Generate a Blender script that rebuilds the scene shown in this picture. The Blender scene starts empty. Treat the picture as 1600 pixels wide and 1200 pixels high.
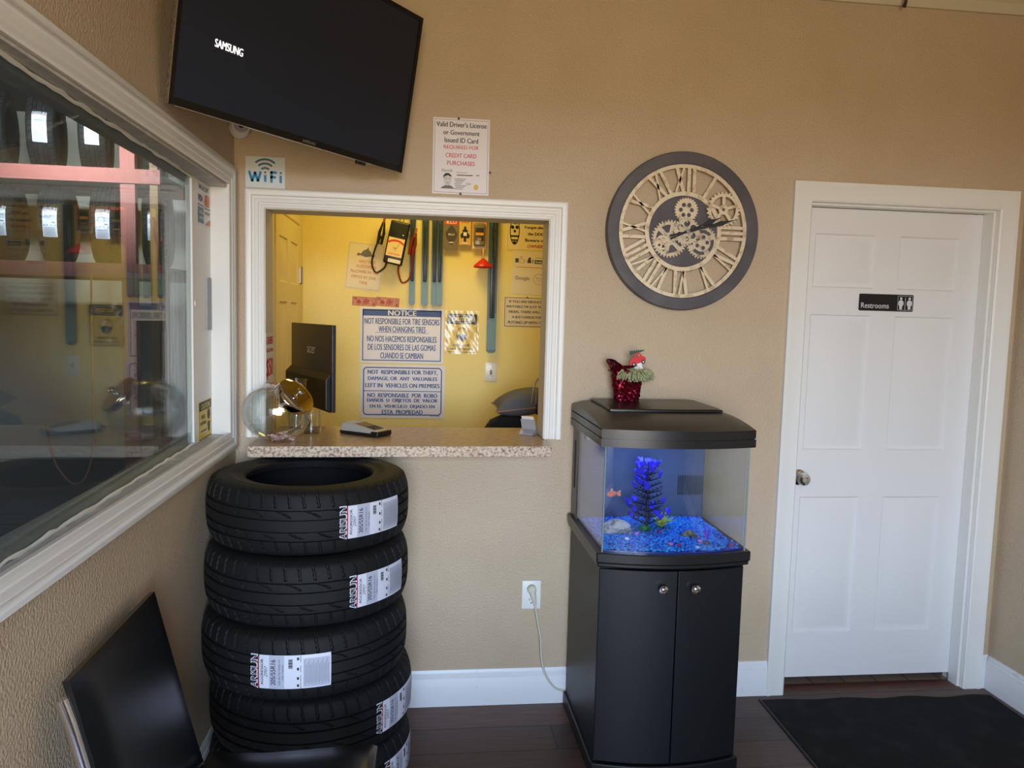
import bpy, bmesh, math, random
from mathutils import Vector, Matrix
from math import sin, cos, pi, radians

rng = random.Random(7)
sc = bpy.context.scene
col = sc.collection

# ---------------------------------------------------------------- camera
cam_d = bpy.data.cameras.new('camera')
cam_d.sensor_width = 36.0
cam_d.lens = 1207.1 / 1600 * 36.0
cam_d.clip_start = 0.02
cam = bpy.data.objects.new('camera', cam_d)
col.objects.link(cam)
YAW, PITCH, ROLL = -0.1198, -0.0880, -0.0261
_Rz = Matrix.Rotation(YAW, 3, 'Z'); _Rx = Matrix.Rotation(PITCH, 3, 'X'); _Ry = Matrix.Rotation(ROLL, 3, 'Y')
_M = _Rz @ _Rx @ _Ry                       # columns: right, forward, up
_r, _f, _u = _M.col[0], _M.col[1], _M.col[2]
_C = Matrix((( _r.x, _u.x, -_f.x), (_r.y, _u.y, -_f.y), (_r.z, _u.z, -_f.z)))
cam.matrix_world = Matrix.Translation((0.6819, -2.9732, 1.5569)) @ _C.to_4x4()
sc.camera = cam

# ---------------------------------------------------------------- view, world, lights
sc.view_settings.view_transform = 'Standard'
sc.view_settings.look = 'None'
sc.view_settings.gamma = 1.0
sc.view_settings.use_curve_mapping = False
sc.view_settings.exposure = 0.08
sc.cycles.use_denoising = True
sc.cycles.max_bounces = 10
sc.cycles.diffuse_bounces = 5
sc.cycles.glossy_bounces = 5
sc.cycles.transparent_max_bounces = 16
sc.cycles.caustics_reflective = False
sc.cycles.caustics_refractive = False
sc.cycles.sample_clamp_indirect = 6.0

w = bpy.data.worlds.new('outdoor_sky'); sc.world = w; w.use_nodes = True
nt = w.node_tree; nt.nodes.clear()
wo = nt.nodes.new('ShaderNodeOutputWorld'); wb = nt.nodes.new('ShaderNodeBackground')
tc = nt.nodes.new('ShaderNodeTexCoord'); sep = nt.nodes.new('ShaderNodeSeparateXYZ')
mr = nt.nodes.new('ShaderNodeMapRange'); cr = nt.nodes.new('ShaderNodeValToRGB')
mr.inputs['From Min'].default_value = -1; mr.inputs['From Max'].default_value = 1
cr.color_ramp.elements[0].position = 0.0; cr.color_ramp.elements[0].color = (0.46, 0.36, 0.23, 1)
cr.color_ramp.elements[1].position = 1.0; cr.color_ramp.elements[1].color = (0.25, 0.40, 0.72, 1)
e = cr.color_ramp.elements.new(0.485); e.color = (0.42, 0.32, 0.20, 1)
e = cr.color_ramp.elements.new(0.510); e.color = (1.10, 1.22, 1.36, 1)
e = cr.color_ramp.elements.new(0.590); e.color = (0.72, 0.90, 1.16, 1)
e = cr.color_ramp.elements.new(0.660); e.color = (0.30, 0.42, 0.62, 1)
nt.links.new(tc.outputs['Generated'], sep.inputs[0]); nt.links.new(sep.outputs['Z'], mr.inputs['Value'])
nt.links.new(mr.outputs[0], cr.inputs[0]); nt.links.new(cr.outputs[0], wb.inputs['Color'])
wb.inputs['Strength'].default_value = 28.0
nt.links.new(wb.outputs[0], wo.inputs['Surface'])

def area(name, loc, rot, sx, sy, power, color, portal=False, spread=None):
    l = bpy.data.lights.new(name, 'AREA'); l.shape = 'RECTANGLE'; l.size = sx; l.size_y = sy
    l.energy = power; l.color = color
    if portal: l.cycles.is_portal = True
    if spread: l.spread = spread
    o = bpy.data.objects.new(name, l); col.objects.link(o); o.location = loc; o.rotation_euler = rot
    return o
# storefront openings let the sky in (portals only guide the sampling)
SF_X0, SF_X1, SF_Z0, SF_Z1, SF_Y = 0.10, 1.50, 0.50, 2.42, -4.6
area('storefront_portal', ((SF_X0+SF_X1)/2, SF_Y-0.08, (SF_Z0+SF_Z1)/2), (radians(90), 0, 0), SF_X1-SF_X0, SF_Z1-SF_Z0, 1, (1, 1, 1), portal=True)
# warm lamp on the office ceiling, cool unseen fill added and aimed at the tyre rack, lamp strip in the aquarium hood
area('office_ceiling_lamp', (0.70, 1.30, 2.60), (0, 0, 0), 0.5, 0.3, 10, (1.0, 0.76, 0.20))
area('shop_rack_fill', (-1.9, 1.2, 3.0), (radians(84), 0, 0), 1.2, 0.15, 26, (0.92, 0.97, 1.0), spread=radians(46))
area('aquarium_lamp', (1.535, -0.30, 1.136), (0, 0, 0), 0.36, 0.10, 2.0, (0.22, 0.36, 1.0))

# ---------------------------------------------------------------- helpers
def lin(r, g, b):
    f = lambda c: (c/255/12.92) if c/255 <= 0.04045 else ((c/255+0.055)/1.055)**2.4
    return (f(r), f(g), f(b), 1.0)

_mats = {}
def mat(name, rgb=(200, 200, 200), rough=0.5, metal=0.0, bump=None, spec=None, coat=0.0, var=None, emit=None, emit_s=1.0):
    """bump=(scale, strength, distance); var=(scale, rgb2, low, high) noise mix of a second colour"""
    if name in _mats: return _mats[name]
    m = bpy.data.materials.new(name); m.use_nodes = True
    t = m.node_tree; b = t.nodes['Principled BSDF']
    b.inputs['Base Color'].default_value = lin(*rgb)
    b.inputs['Roughness'].default_value = rough
    b.inputs['Metallic'].default_value = metal
    if spec is not None: b.inputs['Specular IOR Level'].default_value = spec
    if coat: b.inputs['Coat Weight'].default_value = coat; b.inputs['Coat Roughness'].default_value = 0.08
    if emit: b.inputs['Emission Color'].default_value = lin(*emit); b.inputs['Emission Strength'].default_value = emit_s
    if bump or var:
        co = t.nodes.new('ShaderNodeTexCoord')
    if bump:
        n = t.nodes.new('ShaderNodeTexNoise'); n.inputs['Scale'].default_value = bump[0]; n.inputs['Detail'].default_value = 3
        bp = t.nodes.new('ShaderNodeBump'); bp.inputs['Strength'].default_value = bump[1]; bp.inputs['Distance'].default_value = bump[2]
        t.links.new(co.outputs['Object'], n.inputs['Vector']); t.links.new(n.outputs['Fac'], bp.inputs['Height'])
        t.links.new(bp.outputs[0], b.inputs['Normal'])
    if var:
        n2 = t.nodes.new('ShaderNodeTexNoise'); n2.inputs['Scale'].default_value = var[0]; n2.inputs['Detail'].default_value = 4
        r2 = t.nodes.new('ShaderNodeValToRGB'); r2.color_ramp.elements[0].position = var[2]; r2.color_ramp.elements[1].position = var[3]
        r2.color_ramp.elements[0].color = lin(*rgb); r2.color_ramp.elements[1].color = lin(*var[1])
        t.links.new(co.outputs['Object'], n2.inputs['Vector']); t.links.new(n2.outputs['Fac'], r2.inputs[0])
        t.links.new(r2.outputs[0], b.inputs['Base Color'])
    _mats[name] = m
    return m

def glass(name, tint=(245, 250, 250), f0=0.04, dust=0.0, dust_rgb=(170, 175, 178), power=5.0, rough=0.0, fmul=1.0):
    """thin clear glass: Schlick mirror over a clear (slightly dusty) pane"""
    if name in _mats: return _mats[name]
    m = bpy.data.materials.new(name); m.use_nodes = True
    t = m.node_tree; t.nodes.clear(); N = t.nodes.new; L = t.links.new
    out = N('ShaderNodeOutputMaterial'); lw = N('ShaderNodeLayerWeight'); lw.inputs['Blend'].default_value = 0.5
    pw = N('ShaderNodeMath'); pw.operation = 'POWER'; pw.inputs[1].default_value = power
    ma = N('ShaderNodeMath'); ma.operation = 'MULTIPLY_ADD'; ma.inputs[1].default_value = (1-f0)*fmul; ma.inputs[2].default_value = f0; ma.use_clamp = True
    tr = N('ShaderNodeBsdfTransparent'); tr.inputs[0].default_value = lin(*tint)
    gl = N('ShaderNodeBsdfGlossy'); gl.inputs['Roughness'].default_value = rough; gl.inputs['Color'].default_value = (1, 1, 1, 1)
    mx = N('ShaderNodeMixShader')
    L(lw.outputs['Facing'], pw.inputs[0]); L(pw.outputs[0], ma.inputs[0]); L(ma.outputs[0], mx.inputs[0])
    L(gl.outputs[0], mx.inputs[2])
    if dust:
        df = N('ShaderNodeBsdfDiffuse'); df.inputs[0].default_value = lin(*dust_rgb); m2 = N('ShaderNodeMixShader'); m2.inputs[0].default_value = dust
        L(tr.outputs[0], m2.inputs[1]); L(df.outputs[0], m2.inputs[2]); L(m2.outputs[0], mx.inputs[1])
    else:
        L(tr.outputs[0], mx.inputs[1])
    L(mx.outputs[0], out.inputs['Surface'])
    _mats[name] = m
    return m

class MB:
    """collects shapes into one mesh"""
    def __init__(s): s.v = []; s.f = []
    def add(s, vs, fs, fn=None):
        o = len(s.v)
        s.v += [tuple(fn(p)) if fn else tuple(p) for p in vs]
        s.f += [tuple(i+o for i in f) for f in fs]
        return s
    def box(s, x0, x1, y0, y1, z0, z1, fn=None):
        vs = [(x, y, z) for z in (z0, z1) for y in (y0, y1) for x in (x0, x1)]
        return s.add(vs, [(0, 2, 3, 1), (4, 5, 7, 6), (0, 1, 5, 4), (2, 6, 7, 3), (0, 4, 6, 2), (1, 3, 7, 5)], fn)
    def rbox(s, x0, x1, y0, y1, z0, z1, r, seg=3, fn=None):
        """box with rounded edges, by bmesh bevel"""
        bm = bmesh.new(); vs = [bm.verts.new((x, y, z)) for z in (z0, z1) for y in (y0, y1) for x in (x0, x1)]
        for f in [(0, 2, 3, 1), (4, 5, 7, 6), (0, 1, 5, 4), (2, 6, 7, 3), (0, 4, 6, 2), (1, 3, 7, 5)]: bm.faces.new([vs[i] for i in f])
        bmesh.ops.bevel(bm, geom=bm.edges[:], offset=r, segments=seg, profile=0.5, affect='EDGES')
        return s.bm(bm, fn)
    def bm(s, bm, fn=None):
        bm.verts.ensure_lookup_table(); bm.verts.index_update()
        s.add([v.co[:] for v in bm.verts], [tuple(v.index for v in f.verts) for f in bm.faces], fn); bm.free(); return s
    def lathe(s, prof, n=32, fn=None, closed=False, axis='z'):
        """prof: (r, z) pairs; r = 0 ends become poles"""
        vs, rows = [], []
        for r, z in prof:
            if r < 1e-6: rows.append([len(vs)]); vs.append((0, 0, z))
            else:
                rows.append(list(range(len(vs), len(vs)+n)))
                vs += [(r*cos(2*pi*i/n), r*sin(2*pi*i/n), z) for i in range(n)]
        fs = []
        pairs = list(zip(rows[:-1], rows[1:])) + ([(rows[-1], rows[0])] if closed else [])
        for a, b in pairs:
            for i in range(n):
                j = (i+1) % n
                if len(a) == 1 and len(b) == 1: continue
                if len(a) == 1: fs.append((a[0], b[j], b[i]))
                elif len(b) == 1: fs.append((a[i], a[j], b[0]))
                else: fs.append((a[i], a[j], b[j], b[i]))
        ax = {'z': lambda p: p, 'y': lambda p: (p[0], p[2], -p[1]), 'x': lambda p: (p[2], p[1], -p[0])}[axis]
        return s.add([ax(p) for p in vs], fs, fn)
    def tube(s, pts, r, n=8, caps=True, fn=None, closed=False):
        pts = [Vector(p) for p in pts]; m = len(pts); rr = r if isinstance(r, (list, tuple)) else [r]*m
        tang = []
        for i in range(m):
            a = pts[(i-1) % m] if (closed or i > 0) else pts[i]; b = pts[(i+1) % m] if (closed or i < m-1) else pts[i]
            tang.append((b-a).normalized())
        up = Vector((0, 0, 1)) if abs(tang[0].z) < 0.9 else Vector((1, 0, 0))
        nrm = (up - tang[0]*up.dot(tang[0])).normalized(); vs = []
        for i in range(m):
            nrm = (nrm - tang[i]*nrm.dot(tang[i])).normalized(); bi = tang[i].cross(nrm)
            for k in range(n):
                a = 2*pi*k/n; vs.append(pts[i] + (nrm*cos(a)+bi*sin(a))*rr[i])
        fs = []
        for i in range(m if closed else m-1):
            i2 = (i+1) % m
            for k in range(n): fs.append((i*n+k, i*n+(k+1) % n, i2*n+(k+1) % n, i2*n+k))
        if caps and not closed: fs.append(tuple(range(n))[::-1]); fs.append(tuple((m-1)*n+k for k in range(n)))
        return s.add(vs, fs, fn)
    def prism(s, poly, z0, z1, fn=None):
        n = len(poly)
        vs = [(x, y, z0) for x, y in poly] + [(x, y, z1) for x, y in poly]
        return s.add(vs, [tuple(range(n))[::-1], tuple(range(n, 2*n))] + [(i, (i+1) % n, n+(i+1) % n, n+i) for i in range(n)], fn)
    def plate(s, poly, y0, y1, holes=()):
        """outline in x-z, thickness along y (y0 is the front); holes are cut by triangulation"""
        if not holes:
            return s.prism(poly, 0, 1, fn=lambda p: (p[0], y0+(y1-y0)*p[2], p[1]))
        bm = bmesh.new()
        loops = [poly] + [list(h) for h in holes]; edges = []
        for lp in loops:
            vv = [bm.verts.new((x, y0, z)) for x, z in lp]
            for i in range(len(vv)): edges.append(bm.edges.new((vv[i], vv[(i+1) % len(vv)])))
        bmesh.ops.triangle_fill(bm, use_beauty=True, use_dissolve=False, edges=edges)
        ff = bm.faces[:]
        if y1 != y0:
            ret = bmesh.ops.extrude_face_region(bm, geom=ff)
            for g in ret['geom']:
                if isinstance(g, bmesh.types.BMVert): g.co.y = y1
        bmesh.ops.recalc_face_normals(bm, faces=bm.faces[:])
        return s.bm(bm)
    def build(s, name, material, parent=None, loc=None, smooth=38, kind=None, bevel=0.0, keep_world=True, label=None):
        me = bpy.data.meshes.new(name); me.from_pydata(s.v, [], s.f); me.update()
        bm = bmesh.new(); bm.from_mesh(me); bmesh.ops.recalc_face_normals(bm, faces=bm.faces[:]); bm.to_mesh(me); bm.free()
        if material: me.materials.append(material)
        if smooth:
            me.polygons.foreach_set('use_smooth', [True]*len(me.polygons)); me.set_sharp_from_angle(angle=radians(smooth))
        o = bpy.data.objects.new(name, me); col.objects.link(o)
        if parent: o.parent = parent
        if loc: o.location = loc
        if kind: o['kind'] = kind
        if label: o['label'] = label
        if bevel:
            b = o.modifiers.new('bevel', 'BEVEL'); b.width = bevel; b.segments = 2; b.limit_method = 'ANGLE'; b.angle_limit = radians(40)
        return o

def tag(o, label, cat, group=None):
    o['label'] = label; o['category'] = cat
    if group: o['group'] = group
    return o
def thing(name, label, cat, loc=(0, 0, 0), rotz=0.0, group=None, rot=None):
    o = bpy.data.objects.new(name, None); col.objects.link(o); o.empty_display_size = 0.05
    o.location = loc; o.rotation_euler = rot if rot else (0, 0, rotz)
    return tag(o, label, cat, group)
def struct(name, loc=(0, 0, 0)):
    o = bpy.data.objects.new(name, None); col.objects.link(o); o.location = loc; o['kind'] = 'structure'; return o

def rrect(x0, x1, z0, z1, r, n=5):
    p = []
    for cx, cz, a0 in ((x1-r, z1-r, 0), (x0+r, z1-r, 90), (x0+r, z0+r, 180), (x1-r, z0+r, 270)):
        for i in range(n+1):
            a = radians(a0+90*i/n); p.append((cx+r*cos(a), cz+r*sin(a)))
    return p
def ellipse(cx, cz, a, b, n=28, rot=0): 
    return [(cx+a*cos(t)*cos(rot)-b*sin(t)*sin(rot), cz+a*cos(t)*sin(rot)+b*sin(t)*cos(rot)) for t in [2*pi*i/n for i in range(n)]]
def rot2(poly, ang, cx=0, cz=0):
    c, s = cos(ang), sin(ang); return [(cx+(x-cx)*c-(z-cz)*s, cz+(x-cx)*s+(z-cz)*c) for x, z in poly]

_tc = {}
def text_geo(body, bold=0.0, shear=0.0, depth=0.0):
    """letters as a flat mesh in a unit box: returns verts in [-.5,.5]^2, faces, aspect"""
    k = (body, shear)
    if k in _tc: return _tc[k]
    cu = bpy.data.curves.new('letters', 'FONT'); cu.body = body; cu.size = 1; cu.shear = shear; cu.resolution_u = 3
    ob = bpy.data.objects.new('letters', cu); col.objects.link(ob)
    dg = bpy.context.evaluated_depsgraph_get(); dg.update()
    me = bpy.data.meshes.new_from_object(ob.evaluated_get(dg))
    vs = [v.co[:] for v in me.vertices]; fs = [tuple(p.vertices) for p in me.polygons]
    bpy.data.objects.remove(ob); bpy.data.curves.remove(cu); bpy.data.meshes.remove(me)
    xs = [v[0] for v in vs]; ys = [v[1] for v in vs]; x0, x1, y0, y1 = min(xs), max(xs), min(ys), max(ys)
    out = ([((x-x0)/(x1-x0)-.5, (y-y0)/(y1-y0)-.5) for x, y, _ in vs], fs, (x1-x0)/(y1-y0))
    _tc[k] = out
    return out
def put_text(mb, body, cx, cz, w, h=None, bold=0.0, shear=0.0, fn=None, ang=0.0, y=0.0):
    vs, fs, asp = text_geo(body, bold, shear)
    if h is None: h = w/asp
    c, s = cos(ang), sin(ang)
    b_ = min(bold*h*1.7, .055*h)                      # heavier strokes: the letters again, shifted sideways a hair
    for dx in ((0,) if bold <= 0 else (-b_, b_)):
        mb.add([(cx+(x*(w-2*b_)+dx)*c-z*h*s, y-(.00015 if dx > 0 else 0), cz+(x*(w-2*b_)+dx)*s+z*h*c) for x, z in vs], fs, fn)

# ---------------------------------------------------------------- materials
M_wall = mat('tan_wall_paint', (190, 171, 145), 0.5, bump=(140, 0.85, 0.004), var=(3.0, (184, 164, 137), 0.35, 0.7))
M_yellow = mat('yellow_wall_paint', (236, 216, 132), 0.5, bump=(90, 0.4, 0.004))
M_white = mat('white_trim_paint', (226, 226, 222), 0.35, bump=(40, 0.05, 0.002))
M_ceil = mat('white_ceiling_paint', (196, 190, 166), 0.8, bump=(60, 0.3, 0.004))
M_black = mat('black_plastic', (16, 17, 19), 0.38)
M_chrome = mat('chrome', (225, 225, 228), 0.12, 1.0)
M_steel = mat('brushed_steel', (180, 180, 182), 0.28, 1.0)
M_ink = mat('black_ink', (28, 27, 30), 0.6)
M_red_ink = mat('red_ink', (205, 70, 80), 0.6)
M_blue_ink = mat('blue_ink', (52, 76, 140), 0.5)
M_paper = mat('white_paper', (226, 222, 228), 0.45)
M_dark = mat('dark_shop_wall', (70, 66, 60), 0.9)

# ================================================================= STRUCTURE
def wall_xz(name, m, x0, x1, z0, z1, y0, y1, holes=()):
    """wall slab in the x-z plane with rectangular openings"""
    xs = sorted({x0, x1, *[h[0] for h in holes], *[h[1] for h in holes]}); zs = sorted({z0, z1, *[h[2] for h in holes], *[h[3] for h in holes]})
    return _wall(name, m, xs, zs, y0, y1, holes, lambda a, d, z: (a, d, z))
def wall_yz(name, m, y0, y1, z0, z1, x0, x1, holes=()):
    ys = sorted({y0, y1, *[h[0] for h in holes], *[h[1] for h in holes]}); zs = sorted({z0, z1, *[h[2] for h in holes], *[h[3] for h in holes]})
    return _wall(name, m, ys, zs, x0, x1, holes, lambda a, d, z: (d, a, z))
def _wall(name, m, A, Z, d0, d1, holes, P):
    solid = lambda i, j: 0 <= i < len(A)-1 and 0 <= j < len(Z)-1 and not any(h[0] <= A[i] and A[i+1] <= h[1] and h[2] <= Z[j] and Z[j+1] <= h[3] for h in holes)
    mb = MB(); idx = {}
    def vid(i, j, k):
        if (i, j, k) not in idx: idx[(i, j, k)] = len(mb.v); mb.v.append(P(A[i], (d0, d1)[k], Z[j]))
        return idx[(i, j, k)]
    for i in range(len(A)-1):
        for j in range(len(Z)-1):
            if not solid(i, j): continue
            for k in (0, 1): mb.f.append((vid(i, j, k), vid(i+1, j, k), vid(i+1, j+1, k), vid(i, j+1, k)))
            if not solid(i-1, j): mb.f.append((vid(i, j, 0), vid(i, j+1, 0), vid(i, j+1, 1), vid(i, j, 1)))
            if not solid(i+1, j): mb.f.append((vid(i+1, j, 0), vid(i+1, j+1, 0), vid(i+1, j+1, 1), vid(i+1, j, 1)))
            if not solid(i, j-1): mb.f.append((vid(i, j, 0), vid(i+1, j, 0), vid(i+1, j, 1), vid(i, j, 1)))
            if not solid(i, j+1): mb.f.append((vid(i, j+1, 0), vid(i+1, j+1, 0), vid(i+1, j+1, 1), vid(i, j+1, 1)))
    return mb.build(name, m, smooth=0, kind='structure')

ROOM_W, CEIL = 3.151, 2.90
PT = (0.105, 1.172, 1.037, 1.930)           # pass-through opening
DR = (2.216, 3.041, 0.0, 2.046)             # restroom door opening
WN = (-2.30, -0.100, 1.100, 1.985)          # window opening in the left wall (y, y, z, z)
wall_xz('wall_back', M_wall, -0.12, 3.30, 0, CEIL, 0.0, 0.12, [PT, DR])
wall_yz('wall_left', M_wall, -4.72, 0.0, 0, CEIL, -0.12, 0.0, [WN])
wall_yz('wall_right', M_wall, -4.72, 0.0, 0, CEIL, ROOM_W, ROOM_W+0.15)
wall_xz('wall_front', mat('brown_front_wall', (112, 94, 74), 0.7), 0.0, ROOM_W, 0, CEIL, SF_Y-0.12, SF_Y, [(SF_X0, SF_X1, SF_Z0, SF_Z1)])
MB().box(-0.12, 3.3, -4.72, 0.12, CEIL, CEIL+0.1).build('ceiling', M_ceil, smooth=0, kind='structure')
# the office behind the pass-through
OY = 1.90
M_office_white = mat('white_jamb_paint', (205, 200, 192), 0.5)
wall_xz('wall_office_back', M_yellow, -0.14, 2.1, 0, 2.66, OY, OY+0.1)
wall_yz('wall_office_left', M_yellow, 0.121, OY, 0, 2.66, -0.14, -0.04)
wall_yz('wall_office_right', M_yellow, 0.121, OY, 0, 2.66, 2.0, 2.1)
wall_xz('wall_office_front', M_yellow, -0.04, 2.0, 0, 2.66, 0.1205, 0.128, [PT])
MB().box(-0.14, 2.1, 0.121, OY+0.1, 2.66, 2.72).build('ceiling_office', M_ceil, smooth=0, kind='structure')
# the tyre store behind the window
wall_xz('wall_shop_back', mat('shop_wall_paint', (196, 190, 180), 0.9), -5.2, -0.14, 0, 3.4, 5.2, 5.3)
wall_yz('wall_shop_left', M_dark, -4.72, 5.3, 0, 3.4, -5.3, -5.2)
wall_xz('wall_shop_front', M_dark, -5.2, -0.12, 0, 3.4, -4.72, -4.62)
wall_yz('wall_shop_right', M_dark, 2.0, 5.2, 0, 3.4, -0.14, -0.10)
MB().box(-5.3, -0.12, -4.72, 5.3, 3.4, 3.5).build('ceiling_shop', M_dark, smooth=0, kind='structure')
# restroom beyond the door gap
M_rest = mat('dark_restroom', (60, 56, 52), 0.9)
wall_xz('wall_restroom_back', M_rest, 2.14, 3.3, 0, 2.4, 0.60, 0.64)
wall_yz('wall_restroom_left', M_rest, 0.121, 0.60, 0, 2.4, 2.14, 2.18)
wall_yz('wall_restroom_right', M_rest, 0.121, 0.60, 0, 2.4, 3.26, 3.30)
MB().box(2.14, 3.3, 0.121, 0.64, 2.40, 2.44).build('ceiling_restroom', M_rest, smooth=0, kind='structure')

# floor: dark wood planks running along the back wall
m = bpy.data.materials.new('wood_plank_floor'); m.use_nodes = True; t = m.node_tree; b = t.nodes['Principled BSDF']
co = t.nodes.new('ShaderNodeTexCoord'); mp = t.nodes.new('ShaderNodeMapping'); bk = t.nodes.new('ShaderNodeTexBrick')
mp.inputs['Location'].default_value = (0.30, 0.018, 0)
bk.inputs['Scale'].default_value = 1.0; bk.inputs['Brick Width'].default_value = 0.92; bk.inputs['Row Height'].default_value = 0.165
bk.inputs['Mortar Size'].default_value = 0.003; bk.inputs['Mortar Smooth'].default_value = 0.2; bk.offset = 0.37; bk.offset_frequency = 2
bk.inputs['Color1'].default_value = lin(104, 70, 57); bk.inputs['Color2'].default_value = lin(64, 45, 40); bk.inputs['Mortar'].default_value = lin(16, 12, 12)
mp2 = t.nodes.new('ShaderNodeMapping'); mp2.inputs['Scale'].default_value = (3.0, 42, 1)
nz = t.nodes.new('ShaderNodeTexNoise'); nz.inputs['Scale'].default_value = 2.2; nz.inputs['Detail'].default_value = 6
rp = t.nodes.new('ShaderNodeValToRGB'); rp.color_ramp.elements[0].position = 0.3; rp.color_ramp.elements[0].color = (0.55, 0.53, 0.53, 1); rp.color_ramp.elements[1].position = 0.72; rp.color_ramp.elements[1].color = (1.15, 1.1, 1.08, 1)
mx = t.nodes.new('ShaderNodeMix'); mx.data_type = 'RGBA'; mx.blend_type = 'MULTIPLY'; mx.inputs['Factor'].default_value = 0.9
bp = t.nodes.new('ShaderNodeBump'); bp.inputs['Strength'].default_value = 0.3; bp.inputs['Distance'].default_value = 0.002
L = t.links.new
L(co.outputs['Object'], mp.inputs[0]); L(mp.outputs[0], bk.inputs['Vector']); L(co.outputs['Object'], mp2.inputs[0]); L(mp2.outputs[0], nz.inputs['Vector'])
L(nz.outputs['Fac'], rp.inputs[0]); L(bk.outputs['Color'], mx.inputs['A']); L(rp.outputs[0], mx.inputs['B']); L(mx.outputs['Result'], b.inputs['Base Color'])
L(nz.outputs['Fac'], bp.inputs['Height']); L(bp.outputs[0], b.inputs['Normal'])
b.inputs['Roughness'].default_value = 0.42
MB().box(-0.12, 3.3, -4.72, 0.078, -0.1, 0.0).build('floor', m, smooth=0, kind='structure')
m = bpy.data.materials.new('tile_floor'); m.use_nodes = True; t = m.node_tree; b = t.nodes['Principled BSDF']
co = t.nodes.new('ShaderNodeTexCoord'); bk = t.nodes.new('ShaderNodeTexBrick'); bk.offset = 0.0
bk.inputs['Scale'].default_value = 1; bk.inputs['Brick Width'].default_value = 0.15; bk.inputs['Row Height'].default_value = 0.15; bk.inputs['Mortar Size'].default_value = 0.003
bk.inputs['Color1'].default_value = lin(150, 132, 118); bk.inputs['Color2'].default_value = lin(136, 118, 106); bk.inputs['Mortar'].default_value = lin(60, 52, 48)
t.links.new(co.outputs['Object'], bk.inputs['Vector']); t.links.new(bk.outputs['Color'], b.inputs['Base Color']); b.inputs['Roughness'].default_value = 0.4
MB().box(2.1, 3.3, 0.078, 0.64, -0.1, 0.0).build('floor_restroom', m, smooth=0, kind='structure')
MB().box(-0.14, 2.1, 0.12, OY+0.1, -0.1, 0.0).build('floor_office', mat('office_floor', (110, 96, 84), 0.6), smooth=0, kind='structure')
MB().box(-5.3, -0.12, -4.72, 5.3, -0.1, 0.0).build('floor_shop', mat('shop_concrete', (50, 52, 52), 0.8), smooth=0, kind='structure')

def molding(mb, a0, a1, z0, z1, prof, P, open_bottom=False):
    """mitred profile swept round the rectangle a0..a1 x z0..z1; prof = (outward offset, height)"""
    rings = []
    for wd, h in prof:
        c = [(a0-wd, z0 if open_bottom else z0-wd), (a0-wd, z1+wd), (a1+wd, z1+wd), (a1+wd, z0 if open_bottom else z0-wd)]
        rings.append([P(a, h, z) for a, z in c])
    n = len(prof); vs = [p for r in rings for p in r]; fs = []
    for i in range(n):
        j = (i+1) % n
        for k in range(3 if open_bottom else 4):
            k2 = (k+1) % 4; fs.append((i*4+k, i*4+k2, j*4+k2, j*4+k))
    if open_bottom:
        fs.append(tuple(i*4 for i in range(n))); fs.append(tuple(i*4+3 for i in range(n))[::-1])
    mb.add(vs, fs)
flute = [(0, 0), (0, .010), (.004, .013), (.012, .013), (.014, .010), (.020, .010), (.022, .014), (.034, .014), (.036, .011), (.044, .011), (.046, .017), (.052, .020), (.064, .020), (.069, .017), (.070, 0)]
XZ = lambda a, h, z: (a, -h, z)
# pass-through casing and jamb lining
o = struct('trim_1')
mb = MB(); molding(mb, 0.109, 1.168, 1.079, 1.926, flute, XZ, True); mb.build('casing', M_white, o, smooth=30)
mb = MB()
mb.box(0.1051, 0.111, -0.004, 0.135, 1.079, 1.924); mb.box(1.166, 1.1719, -0.004, 0.135, 1.079, 1.924); mb.box(0.1051, 1.1719, -0.004, 0.135, 1.924, 1.9299)
mb.build('jamb', M_office_white, o, smooth=0)
# baseboards
def baseboard(name, pts, m=M_white):
    """profile swept along a floor line; pts: (x, y) path, the room lies on the right-hand side"""
    mb = MB(); prof = [(0, 0), (.016, 0), (.016, .105), (.013, .112), (.013, .120), (.009, .126), (.009, .136), (.004, .146), (0, .146)]
    (xa, ya), (xb, yb) = pts; d = Vector((xb-xa, yb-ya)).normalized(); nx, ny = d.y, -d.x
    n = len(prof); vs = [(x+nx*h, y+ny*h, z) for x, y in pts for h, z in prof]
    mb.add(vs, [tuple(range(n)), tuple(range(n, 2*n))[::-1]] + [(i, (i+1) % n, n+(i+1) % n, n+i) for i in range(n)])
    o = mb.build(name, m, smooth=30, kind='structure'); return o
M_base = mat('scuffed_white_trim', (222, 224, 226), 0.38, var=(9.0, (150, 148, 146), 0.66, 0.80))
baseboard('baseboard_back', [(0.017, 0), (2.146, 0)], M_base)
baseboard('baseboard_back_right', [(3.113, 0), (ROOM_W, 0)], M_base)
baseboard('baseboard_right', [(ROOM_W, -0.017), (ROOM_W, -4.6)], M_base)
baseboard('baseboard_left', [(0, -4.6), (0, 0)], M_base)
# crown moulding
mb = MB(); prof = [(0, 2.812), (.012, 2.812), (.018, 2.825), (.022, 2.850), (.045, 2.872), (.060, 2.880), (.064, CEIL), (0, CEIL)]
n = len(prof); vs = [(x, -h, z) for x in (0, ROOM_W) for h, z in prof]
mb.add(vs, [tuple(range(n)), tuple(range(n, 2*n))] + [(i, (i+1) % n, n+(i+1) % n, n+i) for i in range(n)]).build('trim_crown', M_ceil, smooth=30, kind='structure')

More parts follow.
